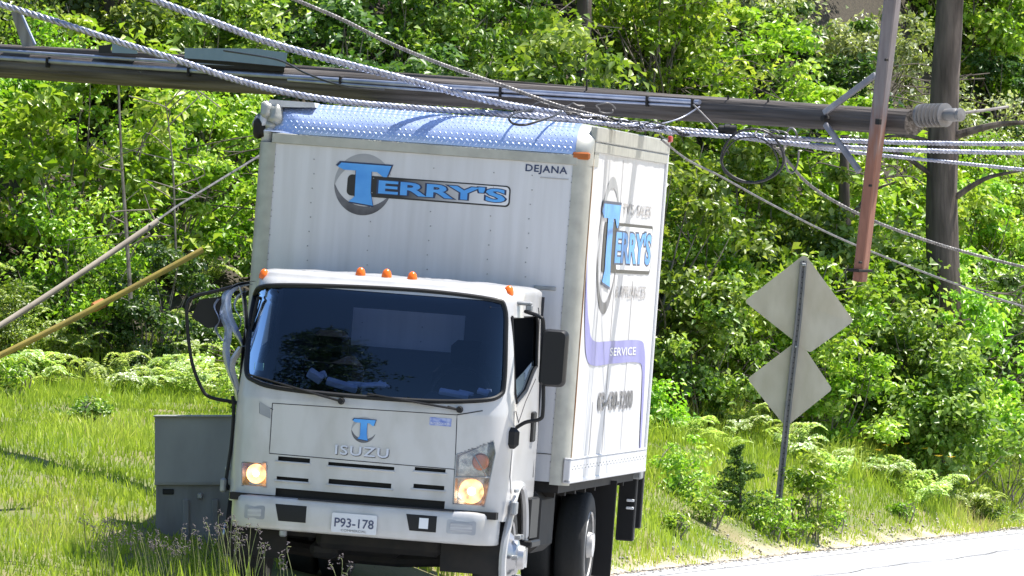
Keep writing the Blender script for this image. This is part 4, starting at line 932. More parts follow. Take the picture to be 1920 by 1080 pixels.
# yellow flowers and white umbels
fm = mat('yellow_petals', (.75, .5, .02), .6); wm = mat('white_umbels', (.7, .72, .66), .7)
for px, py, Y in ((1662, 836, 84.5), (1698, 833, 85), (1760, 856, 84), (1784, 858, 84), (1735, 842, 85), (1648, 845, 84)):
    p = at(px, py, Y); e = empty('yellow_flower', (p.x, Y, gz(p.x, Y))); h = p.z-gz(p.x, Y)
    MB().tube([(0, 0, 0), (.01, 0, h*.6), (0, 0, h)], .004, 4).build('stalk', V_['bright'], e); m = MB()
    for k in range(8): a = k*.785; m.add([(0, 0, h), (.03*math.cos(a-.3), .03*math.sin(a-.3)-.01, h+.015), (.045*math.cos(a), .045*math.sin(a)-.01, h+.012), (.03*math.cos(a+.3), .03*math.sin(a+.3)-.01, h+.015)], [(0, 1, 2, 3)])
    m.build('flower_head', fm, e, 0); tag(e, 'small yellow flower in the tall grass at right', 'flower', 'yellow flowers at right')

# ---- grass (uncountable)
def grassmesh(name, X, Y, h, w, r, lean=.35, col=None):
    N = len(X); Z = ground(X, Y); a = r.uniform(0, 6.28, N); l = np.abs(r.normal(0, lean, N))*h; dx, dy = np.cos(a)*l, np.sin(a)*l
    fa = r.uniform(-.6, .6, N); wx, wy = np.cos(fa)*w/2, np.sin(fa)*w/2
    z0 = Z-.02
    V = np.stack([np.stack([X-wx, Y-wy, z0], 1), np.stack([X+wx, Y+wy, z0], 1), np.stack([X+dx*.35+wx*.8, Y+dy*.35+wy*.8, z0+h*.6], 1), np.stack([X+dx*.35-wx*.8, Y+dy*.35-wy*.8, z0+h*.6], 1), np.stack([X+dx, Y+dy, z0+h], 1)], 1).reshape(-1, 3)
    b = np.arange(N)[:, None]*5; Fc = np.concatenate([b+np.array([[0, 1, 2]]), b+np.array([[0, 2, 3]]), b+np.array([[3, 2, 4]])], 1).reshape(-1, 3)
    me = npmesh(name, V, Fc); fattr(me, 'v', np.repeat(col, 5)); return me
def noise2(X, Y, f, seed):
    r = np.random.default_rng(seed); o = 0
    for k in range(7): a = r.uniform(0, 6.28); g = f*r.uniform(.6, 1.7); o = o+np.sin((X*np.cos(a)+Y*.55*np.sin(a))*g+r.uniform(0, 6.28))
    return o/3.2
gmat = bpy.data.materials.new('grass_blades'); gmat.use_nodes = True; n, b = nodes(gmat); o_ = n.nodes['Material Output']
cr = n.nodes.new('ShaderNodeValToRGB'); n.links.new(anode(n, 'v').outputs['Fac'], cr.inputs[0]); E_ = cr.color_ramp.elements
E_[0].position = 0; E_[0].color = (.16, .25, .02, 1); E_[1].position = 1; E_[1].color = (.55, .42, .24, 1)
for p_, c_ in ((.35, (.36, .50, .035)), (.6, (.50, .62, .07)), (.78, (.58, .62, .14)), (.9, (.58, .47, .24))): q = E_.new(p_); q.color = (*c_, 1)
n.links.new(cr.outputs[0], b.inputs['Base Color']); b.inputs['Roughness'].default_value = .5
t = n.nodes.new('ShaderNodeBsdfTranslucent'); n.links.new(cr.outputs[0], t.inputs[0]); mx = n.nodes.new('ShaderNodeMixShader'); mx.inputs[0].default_value = .45
n.links.new(b.outputs[0], mx.inputs[1]); n.links.new(t.outputs[0], mx.inputs[2]); n.links.new(mx.outputs[0], o_.inputs[0])
def scatter(N, x0, x1, y0, y1, keep, seed):
    r = np.random.default_rng(seed); X = r.uniform(x0, x1, N); Y = r.uniform(y0, y1, N); k = keep(X, Y, r); return X[k], Y[k], r
def keepg(X, Y, r):
    s = sdist(X, Y); e = .06+.11*(noise2(X, Y, 2.5, 5)+.6*noise2(X, Y, 8, 6)); k = (s > e) & ((Y < hillstart(X)+1.2) | ((s < 2.2) & (X > 2))); 
    k &= np.abs(X) < 960/F*Y+2.2
    k &= ~((np.abs((X+1.0)-(Y-60)*.127) < 1.05) & (Y > 58.0) & (Y < 64.6) & (s < .9))
    return k
X, Y, r = scatter(480000, -8, 10, 50, 100, keepg, 3); s = sdist(X, Y)
pt = noise2(X, Y, 1.3, 8); pt2 = noise2(X, Y, 3.5, 9); v = .36+.09*pt+.10*pt2+r.normal(0, .13, len(X))
right = sstep(3.2, 4.6, X)*sstep(78, 82, Y); v += .2*right*np.clip(.5+pt, 0, 1)+.22*sstep(.6, .2, s)
lp = np.exp(-((X+3.55)/.55)**2-((Y-61.5)/2.2)**2)+.8*np.exp(-((X+4.1)/.6)**2-((Y-70)/1.6)**2)*np.clip(.6+pt2, 0, 1)+.6*np.exp(-((X+3.3)/.5)**2-((Y-69.5)/1.6)**2); v += .28*lp
h = (.075+.035*pt+.03*pt2)*r.uniform(.4, 1.5, len(X))*sstep(.0, .8, s+.35)+.03; h = np.where(Y > hillstart(X)-2.5, h*1.7, h)
me = grassmesh('grass', X, Y, np.maximum(h, .03), r.uniform(.006, .013, len(X)), r, .4, np.clip(v, 0, 1)); go = link('grass', me, gmat, None, 0); tag(go, 'bright green roadside grass with dry patches', 'grass', kind='stuff')
X, Y, r = scatter(120000, -30, 30, 20, 110, lambda X, Y, r: (np.abs(X) > 960/F*Y+2.2) & ((sdist(X, Y) > .3) | (sdist(X, Y) < -8.4)) & (Y < hillstart(X)+1.5), 4)
me = grassmesh('grass', X, Y, r.uniform(.06, .2, len(X)), r.uniform(.01, .02, len(X)), r, .4, np.clip(.4+.12*noise2(X, Y, 1.3, 8)+r.normal(0, .12, len(X)), 0, 1)); go = link('outlying_grass', me, gmat, None, 0); tag(go, 'grass growing on beyond the verge in view', 'grass', kind='stuff')
# tall grasses gone to seed, dusky heads, in front of the cabinet and the bumper
seedm = mat('grass_seed_heads', (.09, .07, .07), .8, c2=(.24, .20, .20), scale=40); strawm = mat('dry_grass_stalk', (.10, .14, .03), .7, c2=(.2, .2, .09), scale=20)
for ti, (px, py, Yt, nst) in enumerate(((205, 985, 58.5, 9), (218, 1010, 57.6, 7), (268, 1000, 57.8, 7), (300, 1012, 57.4, 9), (330, 1005, 57.6, 9), (375, 1000, 57.2, 4), (420, 985, 57.4, 9), (448, 995, 57.1, 9), (478, 1015, 57.0, 6), (545, 1040, 56.8, 4), (160, 975, 59.2, 4), (640, 1060, 56.7, 4))):
    top = at(px, py, Yt); z0 = gz(top.x, Yt); e = empty('seeding_grass', (top.x, Yt, z0)); rr = random.Random(ti); H = max(.15, top.z-z0); st = MB(); hd = MB(); bl2 = MB()
    for k in range(nst):
        bx = rr.uniform(-.06, .06); hx = rr.uniform(-.10, .10); hh = H*rr.uniform(.78, 1.1); P = smoothpts([(bx, rr.uniform(-.1, .1), -.02), (bx+hx*.4, 0, hh*.6), (bx+hx, 0, hh), (bx+hx+.03*rr.choice((-1, 1)), 0, hh+.02)], 4); st.tube(P, .0022, 4)
        q = P[-3]
        for j in range(9): a = Vector((rr.uniform(-.016, .016), rr.uniform(-.012, .012), rr.uniform(-.045, .03))); hd.tube([q+a, q+a+Vector((rr.uniform(-.014, .014), 0, rr.uniform(.004, .016)))], [.0045, .0015], 5)
    for k in range(26):
        bx = rr.uniform(-.12, .12); hh = H*rr.uniform(.3, .75); dx = rr.uniform(-.08, .08); bl2.add([(bx-.004, 0, -.02), (bx+.004, 0, -.02), (bx+dx*.4+.003, 0.0, hh*.6), (bx+dx, rr.uniform(-.03, .03), hh)], [(0, 1, 2), (0, 2, 3)])
    st.build('stalks', strawm, e, 0); hd.build('seed_heads', seedm, e, 0); me = bl2.build('blades', gmat, e, 0); fattr(me.data, 'v', [rr.uniform(.2, .6) for _ in me.data.vertices])
    tag(e, 'tuft of tall grass with dusky seed heads in front of the cabinet and bumper', 'grass tuft', 'seeding grass tufts')

# ---- grey utility cabinet
Yc = 62.2; a = at(290, 782, Yc); w = .60; bx = a.x+w/2; H1 = a.z; zj = at(290, 905, Yc).z; z0 = gz(bx, Yc)
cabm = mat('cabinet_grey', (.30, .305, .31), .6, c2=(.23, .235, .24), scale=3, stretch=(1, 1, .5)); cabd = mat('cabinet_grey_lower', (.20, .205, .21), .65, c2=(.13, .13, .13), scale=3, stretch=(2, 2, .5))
uc = empty('utility_cabinet', (bx, Yc, z0)); tag(uc, 'grey metal utility cabinet in the grass behind the truck bumper', 'cabinet')
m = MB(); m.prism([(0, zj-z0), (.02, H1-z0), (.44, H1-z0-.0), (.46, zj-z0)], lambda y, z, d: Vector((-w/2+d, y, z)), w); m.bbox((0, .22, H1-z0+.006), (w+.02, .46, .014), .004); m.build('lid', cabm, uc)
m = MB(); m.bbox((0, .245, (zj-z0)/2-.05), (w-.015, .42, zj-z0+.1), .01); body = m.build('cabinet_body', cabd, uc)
m = MB()
for x_ in (-.065, .155): m.bbox((x_, .026, (zj-z0)/2-.1), (.05, .03, zj-z0-.05), .008)
m.build('door_rib', cabd, body)
p = at(315, 922, Yc); m = MB(); m.bbox((p.x-bx, .03, p.z-z0), (.085, .012, .04), .004); m.build('name_plate', M_['black'], body)
m = MB()
for z_ in (.10, .30): m.bbox((w/2-.03, .03, z_), (.03, .03, .06), .006)
m.build('hinges', M_['steel'], body); m = MB(); m.bbox((.04, .018, .34), (.035, .03, .045), .008); m.build('padlock', M_['steel'], body)
m = MB(); m.bbox((0, .23, zj-z0-.008), (w+.006, .45, .02), .004); m.build('joint_trim', cabm, uc)

# ---- sign seen from behind
Ysn = 77.; top = at(1508, 478, Ysn); sb = at(1461, 930, Ysn); sg = empty('road_sign', (sb.x, Ysn, gz(sb.x, Ysn)-.05)); tag(sg, 'leaning road sign seen from behind, two diamond plates on a drilled steel post', 'sign')
def S(px, py, dy=0): return at(px, py, Ysn+dy)-sg.location
plm = mat('bare_aluminium_plate', (.42, .375, .28), .5, .1, c2=(.50, .455, .36), scale=7, stretch=(1, 1, .4), bump=.08); 
def plate(name, P, dy, bend=0):
    Q = [S(*p, dy) for p in P]; c = sum(Q, Vector())/4; m = MB(); nn = 10; vs = []
    # rounded corners
    for i in range(4):
        a_, b_, c_ = Q[i-1], Q[i], Q[(i+1) % 4]
        for t in (0, .25, .5, .75, 1):
            p1 = b_+(a_-b_)*.06; p2 = b_+(c_-b_)*.06; vs.append(p1*(1-t)**2+b_*2*t*(1-t)+p2*t*t)
    # bend the right flap back
    vs = [v+Vector((0, bend*max(0, (v.x-c.x)-.18), 0)) for v in vs]
    k = len(vs); cc = c; L1 = vs+[v+Vector((0, .004, 0)) for v in vs]
    m.add(L1+[cc, cc+Vector((0, .004, 0))], [(i, (i+1) % k, 2*k) for i in range(k)]+[(k+(i+1) % k, k+i, 2*k+1) for i in range(k)]+[(i, k+i, k+(i+1) % k, (i+1) % k) for i in range(k)])
    return m.build(name, plm, sg, 20)
plate('upper_plate', [(1509, 476), (1602, 602), (1518, 662), (1395, 565)], .05, .3)
plate('lower_plate', [(1498, 636), (1561, 730), (1473, 801), (1401, 710)], .055)
pst = [S(1507, 490), S(1497, 600), S(1481, 740), S(1461, 930), S(1458, 960)]; m = MB()
P = smoothpts(pst, 6)
m2 = []
for p in P: m2 += [p+Vector((-.032, .04, 0)), p+Vector((-.03, .0, 0)), p+Vector((-.012, .0, 0)), p+Vector((-.010, .02, 0)), p+Vector((.010, .02, 0)), p+Vector((.012, .0, 0)), p+Vector((.03, 0, 0)), p+Vector((.032, .04, 0))]
m.add(m2, [(i*8+k, i*8+(k+1) % 8, i*8+8+(k+1) % 8, i*8+8+k) for i in range(len(P)-1) for k in range(8)]); post = m.build('post', mat('post_steel', (.16, .16, .17), .6, .4, c2=(.22, .21, .20), scale=10), sg, 30)
m = MB()
for p in resample(P, .05): m.lathe([(-.003, .006), (0, .006)], p+Vector((0, .018, 0)), 'y', 8)
m.build('post_holes', M_['seam'], post, 0)
m = MB(); p = S(1507, 496); m.bbox(p+Vector((0, -.005, 0)), (.04, .02, .03), .006); q = S(1492, 650); m.bbox(q+Vector((0, -.005, 0)), (.02, .012, .02), .004); m.build('sign_bolts', M_['steel'], post)

# ---- the fallen utility pole
A0 = at(-330, 98, 69.8); B0 = at(1712, 230, 60.7); ax = (B0-A0).normalized(); yv = Vector((0, 0, 1)).cross(ax).normalized(); zv = ax.cross(yv)
PM = Matrix((ax, yv, zv)).transposed().to_4x4(); PM.translation = A0; PI_ = PM.inverted(); PL = (B0-A0).length
pole = empty('utility_pole', M=PM); tag(pole, 'fallen wooden utility pole lying level across the truck roof with crossarm still bolted on', 'utility pole')
def PP(px, py, off=0):
    """pole-local point seen at the photo pixel, on the pole's own upright plane moved off metres away from the viewer"""
    o = PI_ @ Vector((0, 0, ZC)); d = PI_.to_3x3() @ (at(px, py, 60)-Vector((0, 0, ZC))); return o+d*((off-o.y)/d.y)
woodm = mat('weathered_pole_wood', (.03, .024, .02), .85, c2=(.125, .108, .10), scale=9, stretch=(.09, 2.4, 2.4), bump=1, bscale=14, lo=.36, hi=.68)
greyw = mat('grey_weathered_wood', (.15, .135, .13), .85, c2=(.30, .28, .27), scale=6, stretch=(2, 2, .25), bump=.5, bscale=14)
m = MB(); n_ = 60; k_ = 22; vs = []
for i in range(n_+1):
    t = i/n_; rad = .118-.022*t
    for j in range(k_):
        a = 2*math.pi*j/k_; q = rad*(1+.03*math.sin(a*4+t*5)+.015*math.sin(a*9+t*30)-.05*(abs(math.sin(a*.5+.2)) > .995)); vs.append((PL*t, q*math.cos(a), q*math.sin(a)))
fs = [(i*k_+j, i*k_+(j+1) % k_, (i+1)*k_+(j+1) % k_, (i+1)*k_+j) for i in range(n_) for j in range(k_)]+[tuple(range(k_))[::-1], tuple(n_*k_+j for j in range(k_))]
m.add(vs, fs); shaft = m.build('pole_shaft', woodm, pole, 50)
cond = mat('grey_conduit', (.34, .37, .46), .35, .4, c2=(.24, .26, .34), scale=7)
def U_(x0, x1, py_off, r, nm, sag=0, back=-.0):
    n = 26; P = []
    for i in range(n+1): t = i/n; px = x0+(x1-x0)*t; base = 119+(px-0)*.0645; P.append(PP(px, base+py_off+sag*math.sin(math.pi*t), -.125+.022*t+back))
    return MB().tube(P, r, 10).build(nm, cond, shaft)
U_(-320, 1312, -12, .019, 'conduit', 2)
U_(-320, 480, -24, .016, 'conduit', 0)
U_(540, 1300, -4, .011, 'ground_wire', 3)
for px in (90, 355, 640, 940, 1215, 1300):
    p = PP(px, 119+px*.0645-8, -.13+.02*px/1300); MB().bbox(p, (.02, .05, .085), .006).build('conduit_strap', M_['under'], shaft)
# second timber riding behind the pole
P = [PP(px, py, .15) for px, py in ((-320, 70), (0, 90), (300, 106), (560, 128), (900, 152), (1250, 180))]
MB().tube(smoothpts(P, 6), [.036-.0006*i for i in range(31)], 12).build('cable_guard_timber', woodm, shaft)
bgm = mat('blue_grey_cover', (.17, .24, .30), .5, c2=(.20, .27, .33), scale=8)
def pbox(name, P, d0, d1, mm):
    m = MB(); n = len(P); a = [PP(*p, d0) for p in P]; b = [PP(*p, d1) for p in P]; m.add(a+b, [tuple(range(n)), tuple(range(2*n-1, n-1, -1))]+[(i, n+i, n+(i+1) % n, (i+1) % n) for i in range(n)]); return m.build(name, mm, shaft, 0)
pbox('equipment_cover', [(346, 90), (480, 91), (539, 99), (535, 125), (430, 115), (346, 109)], -.16, .06, bgm)
pbox('equipment_cover_base', [(350, 110), (430, 116), (533, 126), (533, 134), (430, 128), (350, 120)], -.12, .04, M_['under'])
pbox('small_equipment_cover', [(210, 76), (256, 82), (258, 101), (210, 99)], -.16, .02, bgm)
pbox('small_equipment_bracket', [(185, 86), (208, 83), (208, 100), (185, 100)], -.13, .0, M_['black'])
pbox('broken_brace', [(20, 22), (40, 24), (64, 86), (42, 88)], -.05, .03, greyw)
MB().tube([PP(40, 26, -.07), PP(66, 84, -.07)], .012, 6).build('brace_strap', cond, shaft)
# crossarm, bolted through the top, hanging down in front
armm = bpy.data.materials.new('crossarm_wood'); armm.use_nodes = True; n, b = nodes(armm); tc = n.nodes.new('ShaderNodeTexCoord'); sp_ = n.nodes.new('ShaderNodeSeparateXYZ'); n.links.new(tc.outputs['Generated'], sp_.inputs[0])
mp = n.nodes.new('ShaderNodeMapping'); mp.inputs['Scale'].default_value = (9, 9, 1.2); n.links.new(tc.outputs['Object'], mp.inputs[0]); nz = n.nodes.new('ShaderNodeTexNoise'); nz.inputs['Scale'].default_value = 3; n.links.new(mp.outputs[0], nz.inputs[0])
w1 = mixc(n, nz.outputs[0], (.10, .085, .09), (.26, .235, .24)); w2 = mixc(n, nz.outputs[0], (.15, .06, .04), (.33, .16, .11))
ad = n.nodes.new('ShaderNodeMath'); ad.operation = 'MULTIPLY_ADD'; n.links.new(nz.outputs[0], ad.inputs[0]); ad.inputs[1].default_value = .35; n.links.new(sp_.outputs[2], ad.inputs[2])
cc_ = mixc(n, maprange(n, ad.outputs[0], .56, .72), w2, w1); n.links.new(cc_, b.inputs['Base Color']); b.inputs['Roughness'].default_value = .8
bp = n.nodes.new('ShaderNodeBump'); bp.inputs['Strength'].default_value = .4; bp.inputs['Distance'].default_value = .01; n.links.new(nz.outputs[0], bp.inputs['Height']); n.links.new(bp.outputs[0], b.inputs['Normal'])
top_, bot_ = PP(1683, -90, -.17), PP(1611, 527, -.17); dv = (top_-bot_).normalized(); xv = Vector((0, 1, 0)).cross(dv).normalized()
m = MB(); vs = []
nseg = 14
for i in range(nseg+1):
    c = bot_+(top_-bot_)*(i/nseg); hw = .040+.013*(i/nseg); hd = .050
    tilt = .35
    for sx, sy in ((-1, -.7), (-.7, -1), (.8, -1), (1, -.8), (1, 1), (-1, 1)):
        q = xv*(sx*hw)+Vector((0, 1, 0))*(sy*hd); q = q*1.0; vs.append(c+q*math.cos(tilt)+dv.cross(q)*math.sin(tilt))
m.add(vs, [(i*6+k, i*6+(k+1) % 6, i*6+6+(k+1) % 6, i*6+6+k) for i in range(nseg) for k in range(6)]+[(5, 4, 3, 2, 1, 0), tuple(nseg*6+k for k in range(6))]); arm = m.build('crossarm', armm, pole, 25)
for px, py, rr_ in ((1647, 228, .022), (1662, 112, .010), (1632, 348, .009), (1613, 492, .009)):
    p = PP(px, py, -.245); MB().bbox(p+Vector((0, .0, 0)), (rr_*2, .03, rr_*2), .004).build('crossarm_bolt', M_['under'], arm)
c = PP(1612, 507, -.17); MB().bbox(c, (.125, .15, .02), .004).build('crossarm_band', M_['under'], arm)
for a_, b_, nm in (((1545, 212), (1642, 140), 'crossarm_brace'), ((1547, 232), (1612, 322), 'crossarm_brace')):
    p, q = PP(*a_, -.12), PP(*b_, -.12); d = (q-p); M3 = d.to_track_quat('X', 'Z').to_matrix(); MB().bbox((p+q)/2, (d.length, .03, .045), .006, M3).build(nm, M_['gal'] if 'gal' in M_ else mat('weathered_steel_strap', (.2, .2, .23), .6, .3, c2=(.3, .3, .33), scale=9), pole)
p = PP(1547, 222, -.13); MB().lathe([(-.03, .022), (.03, .022)], p, 'y', 8).build('brace_bolt', M_['under'], pole)
# post insulator on the pole end
p0, p1 = PP(1722, 217, 0), PP(1803, 215, 0); d = (p1-p0).normalized(); R3 = d.to_track_quat('X', 'Z').to_matrix(); Li = (p1-p0).length; prof = [(0, .06), (.02, .085), (.045, .085), (.05, .05)]
for k in range(6): z = .055+k*.040; prof += [(z, .046), (z+.012, .088), (z+.018, .089), (z+.022, .046)]
prof += [(Li-.06, .05), (Li-.04, .035), (Li-.02, .05), (Li, .045), (Li+.005, .0)]
m = MB(); t_ = MB().lathe(prof, (0, 0, 0), 'x', 24); m.add([R3 @ Vector(v)+p0 for v in t_.v], t_.f); m.build('insulator', mat('grey_porcelain', (.20, .19, .19), .4, c2=(.14, .14, .14), scale=9), pole, 60)
m = MB(); p = PP(1560, 190, -.02)
for px, py in ((1365, 190), (1440, 195), (1100, 160)): q = PP(px, py, -.05); MB().tube([q+Vector((0, 0, -.06)), q+Vector((0, 0, .045))], .008, 6).build('pole_step', M_['under'], shaft)

# ---- wires
alw = mat('aluminium_strand', (.36, .38, .46), .38, .7, c2=(.20, .21, .27), scale=20); dkw = mat('dull_steel_strand', (.11, .105, .105), .5, .5, c2=(.24, .23, .225), scale=20); blk = mat('black_wire', (.02, .02, .022), .5)
def wire(name, pts, kind, label, group=None, R=.011, r=.011, k=3, pitch=.13, mm=None):
    P = [at(*p) for p in pts]; m = MB()
    if kind == 'twist': twisted(m, P, R, r, k, pitch, 6)
    else: m.tube(smoothpts(P, 8), r, 6)
    o = m.build(name, mm or alw, None, 60); tag(o, label, 'cable' if kind == 'twist' else 'wire', group); return o
G1 = 'thick twisted cables over the truck'
wire('twisted_cable', [(-260, -75, 58.6), (0, 8, 58.8), (120, 45, 58.8), (220, 78, 58.9), (330, 112, 59), (430, 146, 59.2), (530, 172, 59.5), (640, 190, 59.7), (780, 203, 60), (900, 211, 60.2), (990, 217, 60.3), (1080, 226, 60.4)], 'twist', 'thick silver twisted cable running from the left edge along the front of the truck roof', G1, .0125, .0135, 3, .14)
wire('twisted_cable', [(120, -70, 58.8), (290, 0, 58.9), (400, 41, 59), (500, 78, 59.2), (620, 112, 59.4), (750, 146, 59.7), (840, 170, 60), (930, 192, 60.2), (1010, 207, 60.4), (1060, 214, 60.5)], 'twist', 'thick silver twisted cable coming down from the top edge above the truck logo', G1, .0135, .0145, 3, .14)
wire('twisted_cable', [(990, 208, 60.4), (1080, 216, 60.6), (1180, 232, 60.9), (1290, 244, 61.1), (1400, 252, 61.2), (1500, 260, 61.3), (1640, 266, 61.6), (1780, 269, 62), (1930, 270, 62.5), (2300, 268, 63.5)], 'twist', 'upper silver twisted cable passing behind the crossarm to the right edge', G1, .009, .010, 3, .11)
wire('twisted_cable', [(1000, 214, 60.35), (1100, 228, 60.4), (1190, 238, 60.7), (1290, 250, 60.9), (1400, 259, 61), (1500, 270, 61.1), (1640, 279, 61.4), (1780, 284, 61.8), (1930, 287, 62.3), (2300, 290, 63.2)], 'twist', 'lower silver twisted cable passing behind the crossarm to the right edge', G1, .009, .010, 3, .11)
wire('twisted_cable', [(1250, 246, 61.0), (1380, 256, 61.1), (1480, 270, 61.3), (1560, 281, 61.5), (1650, 291, 61.7), (1780, 304, 62), (1930, 319, 62.4), (2300, 352, 63.3)], 'twist', 'thin twisted cable hanging lowest of the three at the right edge', G1, .007, .008, 3, .1)
G2 = 'thin steel wires'
wire('steel_wire', [(380, -75, 58.8), (555, 0, 59), (640, 36, 59.2), (720, 76, 59.4), (790, 106, 59.7), (860, 132, 60), (950, 163, 60.3), (1050, 199, 60.6), (1150, 224, 60.9), (1250, 240, 61), (1350, 252, 61.2), (1450, 268, 61.4)], 'twist', 'dull steel strand sloping from the top edge to the tangle on the truck roof', G2, .007, .008, 3, .09, dkw)
wire('steel_wire', [(1440, 262, 61.3), (1475, 300, 61.4), (1510, 340, 61.6), (1560, 375, 61.8), (1640, 415, 62), (1720, 445, 62.3), (1800, 470, 62.6), (1930, 503, 63), (2200, 560, 64)], 'twist', 'dull steel strand drooping from the tangle to the right edge, the upper one', G2, .006, .007, 3, .09, dkw)
wire('steel_wire', [(1240, 262, 61), (1290, 300, 61.6), (1350, 330, 62.2), (1450, 385, 63), (1560, 440, 64), (1660, 482, 65), (1780, 528, 66), (1930, 578, 67), (2200, 650, 69)], 'wire', 'thin dark wire drooping to the right edge below the upper strand', G2, r=.008, mm=dkw)
wire('steel_wire', [(420, 95, 65), (520, 112, 64), (575, 138, 63.5), (640, 160, 63.2), (720, 168, 63)], 'wire', 'thin black wire trailing from the blue-grey pole box', r=.008, mm=blk)
# the tangle on the roof corner: each wire of it
rr = random.Random(5)
for k in range(17):
    P = []; x = rr.uniform(930, 1010); x1_ = rr.uniform(1180, 1330)
    while x < x1_: t = (x-930)/330; P.append((x, 200+44*t+rr.uniform(-8, 9), 60.35+.5*t+rr.uniform(-.08, .08))); x += rr.uniform(18, 40)
    wire('tangled_wire', P, 'twist' if k % 2 else 'wire', 'wire in the silver tangle lying along the truck roof corner', 'tangled wires on the truck roof corner', .005, .0055, 2, .05, (alw, dkw, blk)[k % 3])
for px, py, rx, ry in ((1075, 203, 22, 10), (1135, 203, 18, 11), (1015, 200, 17, 8), (1230, 235, 20, 7), (1180, 232, 24, 7)):
    P = [(px+rx*math.cos(a)*rr.uniform(.6, 1.2), py+ry*math.sin(a)*rr.uniform(.6, 1.1), 60.45+.05*math.sin(a)) for a in np.linspace(rr.uniform(0, 2), 6.4, 10)]
    wire('wire_loop', P, 'wire', 'small bent wire loop in the tangle on the truck roof corner', 'small loops in the tangle', r=.005, mm=dkw if px % 2 else blk)
wire('wire_loop', [(1000, 205, 60.2), (968, 212, 59.9), (955, 222, 59.75), (963, 232, 59.7), (985, 234, 59.7), (1010, 227, 59.75), (1040, 217, 59.95), (1052, 208, 60.2)], 'wire', 'black wire loop hanging over the front of the tread plate cap', r=.010, mm=blk)
for k, (c0, c1, rx, ry, th, lab) in enumerate(((1411, 292, 58, 50, .010, 'large black wire coil hanging under the pole right of the truck'), (1406, 300, 52, 43, .006, 'inner thin wire coil hanging under the pole right of the truck'))):
    P = [(c0+rx*math.cos(a)*(1+.05*math.sin(3*a)), c1+ry*math.sin(a), 61+.05*math.sin(a)) for a in np.linspace(-2.4, 4.4, 34)]
    wire('wire_coil', P, 'wire', lab, r=th, mm=blk)
for px, py, rx, ry in ((1460, 262, 22, 16), (1448, 258, 16, 14), (1484, 282, 14, 42), (1430, 252, 14, 10)):
    P = [(px+rx*math.cos(a), py+ry*math.sin(a), 61.15+.04*math.sin(2*a)) for a in np.linspace(0, 5.7, 18)]
    wire('wire_loop', P, 'wire', 'dull wire loop in the bunch under the pole above the coil', 'loops in the bunch above the coil', r=.008, mm=(dkw, blk)[px % 2])
m = MB(); 
for px, py in ((1364, 243), (1452, 262)): p = at(px, py, 61.1); o = MB().lathe([(-.07, .02), (-.06, .034), (.06, .034), (.07, .02)], p, 'x', 12).lathe([(-.02, .042), (.02, .042)], p, 'x', 12).build('cable_clamp', M_['black']); tag(o, 'black cable clamp under the pole, the one %s the large coil' % ('left above' if px < 1400 else 'right above'), 'clamp')
wire('tie_wire', [(1300, 196, 61.3), (1322, 218, 61.2), (1345, 243, 61.1)], 'wire', 'short tie wire from the conduit end down to the twisted cables', r=.006, mm=dkw)
wire('tie_wire', [(1312, 200, 61.4), (1275, 222, 61.3), (1225, 236, 61)], 'wire', 'short tie wire slanting left from the conduit end', r=.006, mm=alw)
wire('tie_wire', [(1225, 234, 61), (1240, 255, 62), (1252, 262, 63)], 'wire', 'short black wire lying on the rear roof corner', r=.006, mm=blk)
wire('tie_wire', [(1800, 212, 61.6), (1850, 206, 61.8), (1890, 200, 62)], 'wire', 'short grey wire end sticking out of the insulator', r=.012, mm=greyw)
# ---- guy wire guards at left
def guard(name, a, b, Y0, Y1, w, mm, label, wirepts=None, band=None):
    p, q = at(*a, Y0), at(*b, Y1); d = (q-p).normalized(); e = empty(name, p); tag(e, label, 'guy guard'); n = 20; up = Vector((0, 0, 1)); u = d.cross(Vector((0, 1, 0))).normalized(); v = d.cross(u); m = MB(); vs = []; K = 10
    for i in range(n+1):
        t = i/n; c = (q-p)*t+up*(-.05*math.sin(math.pi*t))
        for j in range(K): an = R_(-20+220*j/(K-1)); vs.append(c-u*(w*math.sin(an))*1.0+v*(w*math.cos(an)))
        for j in range(K): an = R_(200-220*j/(K-1)); vs.append(c-u*((w-.006)*math.sin(an))+v*((w-.006)*math.cos(an)))
    K2 = 2*K; m.add(vs, [(i*K2+k, i*K2+(k+1) % K2, (i+1)*K2+(k+1) % K2, (i+1)*K2+k) for i in range(n) for k in range(K2)]+[tuple(n*K2+k for k in range(K2))]); g = m.build('guard_sleeve', mm, e, 50)
    if wirepts: MB().tube([at(*x_)-p for x_ in wirepts], .009, 6).build('guy_strand', dkw, e)
    if band: c = at(*band)-p; MB().tube([c-d*.045, c+d*.045], w+.003, 12).build('guard_band', mat('orange_band', (.40, .15, .03), .6), g)
    return e
guard('guy_wire_guard', (-330, 800), (292, 414), 60, 62.5, .033, mat('faded_beige_plastic', (.42, .36, .29), .6, c2=(.32, .27, .22), scale=6), 'faded beige guy wire guard slanting up at left with the steel strand leaving its end', [(280, 424, 62.4), (330, 388, 62.9), (400, 345, 63.5), (480, 296, 64.2), (640, 196, 65.5)])
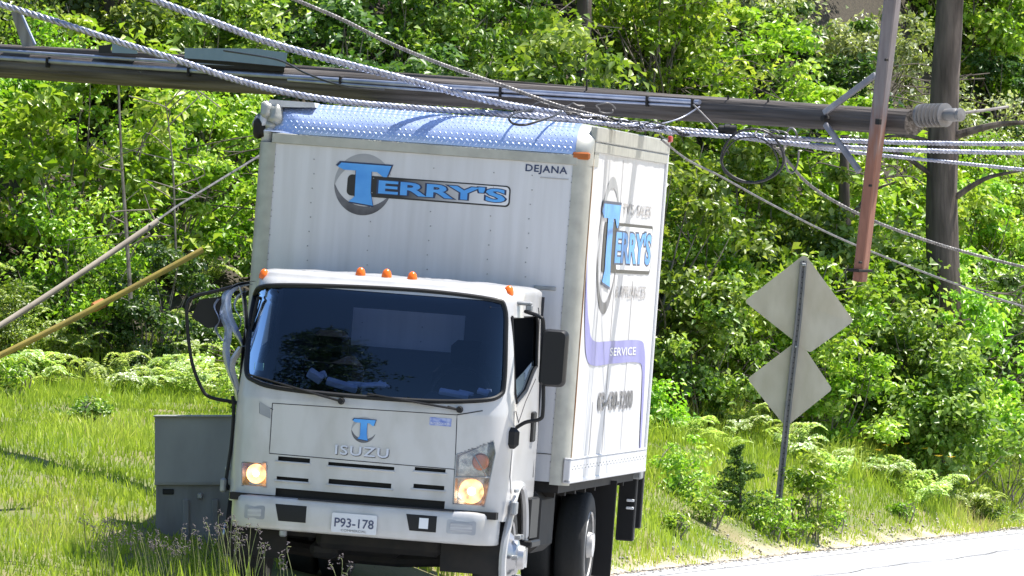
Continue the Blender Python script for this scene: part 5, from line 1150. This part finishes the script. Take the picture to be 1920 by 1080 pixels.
guard('guy_wire_guard', (-330, 812), (377, 467), 60, 61.5, .034, mat('yellow_plastic', (.52, .39, .08), .6, c2=(.40, .30, .08), scale=6), 'yellow guy wire guard slanting up at left, the lower one with an orange band', None, (185, 572, 61.1))
# tall pine standing on the verge out of view, mirrored in the windscreen
e = empty('roadside_pine', (-6.3, 45.2, gz(-6.3, 45.2))); tag(e, 'tall roadside pine out of view to the left, mirrored in the truck windscreen', 'tree')
r = np.random.default_rng(77); P, N_, S_ = [], [], []
for lvl in range(34):
    zz = 3.6+lvl*.29; rad = 3.3*(1-(lvl/36)**2.2)+.2
    for k in range(7):
        a = r.uniform(0, 6.28); rl = rad*r.uniform(.5, 1.1)
        for t in np.linspace(.25, 1, 12):
            c = np.array([math.cos(a)*rl*t, math.sin(a)*rl*t, zz+.3*t]); P += [c+r.normal(size=3)*.16 for _ in range(3)]
P = np.array(P); V, Fc = leafset(P, r.normal(size=P.shape)+np.array([0, 0, .5]), r.uniform(.15, .35, len(P)), r, .35); me = npmesh('crown', V, Fc); fattr(me, 'v', np.repeat(r.uniform(0, 1, len(P)), 4)); link('crown', me, V_['pine'], e, 0)
MB().tube([(0, 0, -.2), (0, 0, 7), (.1, 0, 14.5)], [.26, .18, .03], 12).build('trunk', barkm, e)

# loose stones on the sandy shoulder
r = np.random.default_rng(9); N = 2600; Y = r.uniform(52, 96, N); o_ = r.normal(.12, .22, N); X = edgex(Y)-o_/.968; sz = r.uniform(.006, .022, N); Z = ground(X, Y)+.012
O = np.array([[1, 0, 0], [-1, 0, 0], [0, 1, 0], [0, -1, 0], [0, 0, .7], [0, 0, -.7]])
V = (np.stack([X, Y, Z], 1)[:, None]+O[None]*sz[:, None, None]*r.uniform(.6, 1.3, (N, 6, 1))).reshape(-1, 3)
T_ = np.array([[0, 2, 4], [2, 1, 4], [1, 3, 4], [3, 0, 4], [2, 0, 5], [1, 2, 5], [3, 1, 5], [0, 3, 5]]); Fc = (np.arange(N)[:, None, None]*6+T_[None]).reshape(-1, 3)
tag(link('gravel', npmesh('gravel', V, Fc), mat('stones', (.22, .2, .17), .85, c2=(.45, .42, .38), scale=9), None, 0), 'loose gravel scattered along the road edge', 'gravel', kind='stuff')
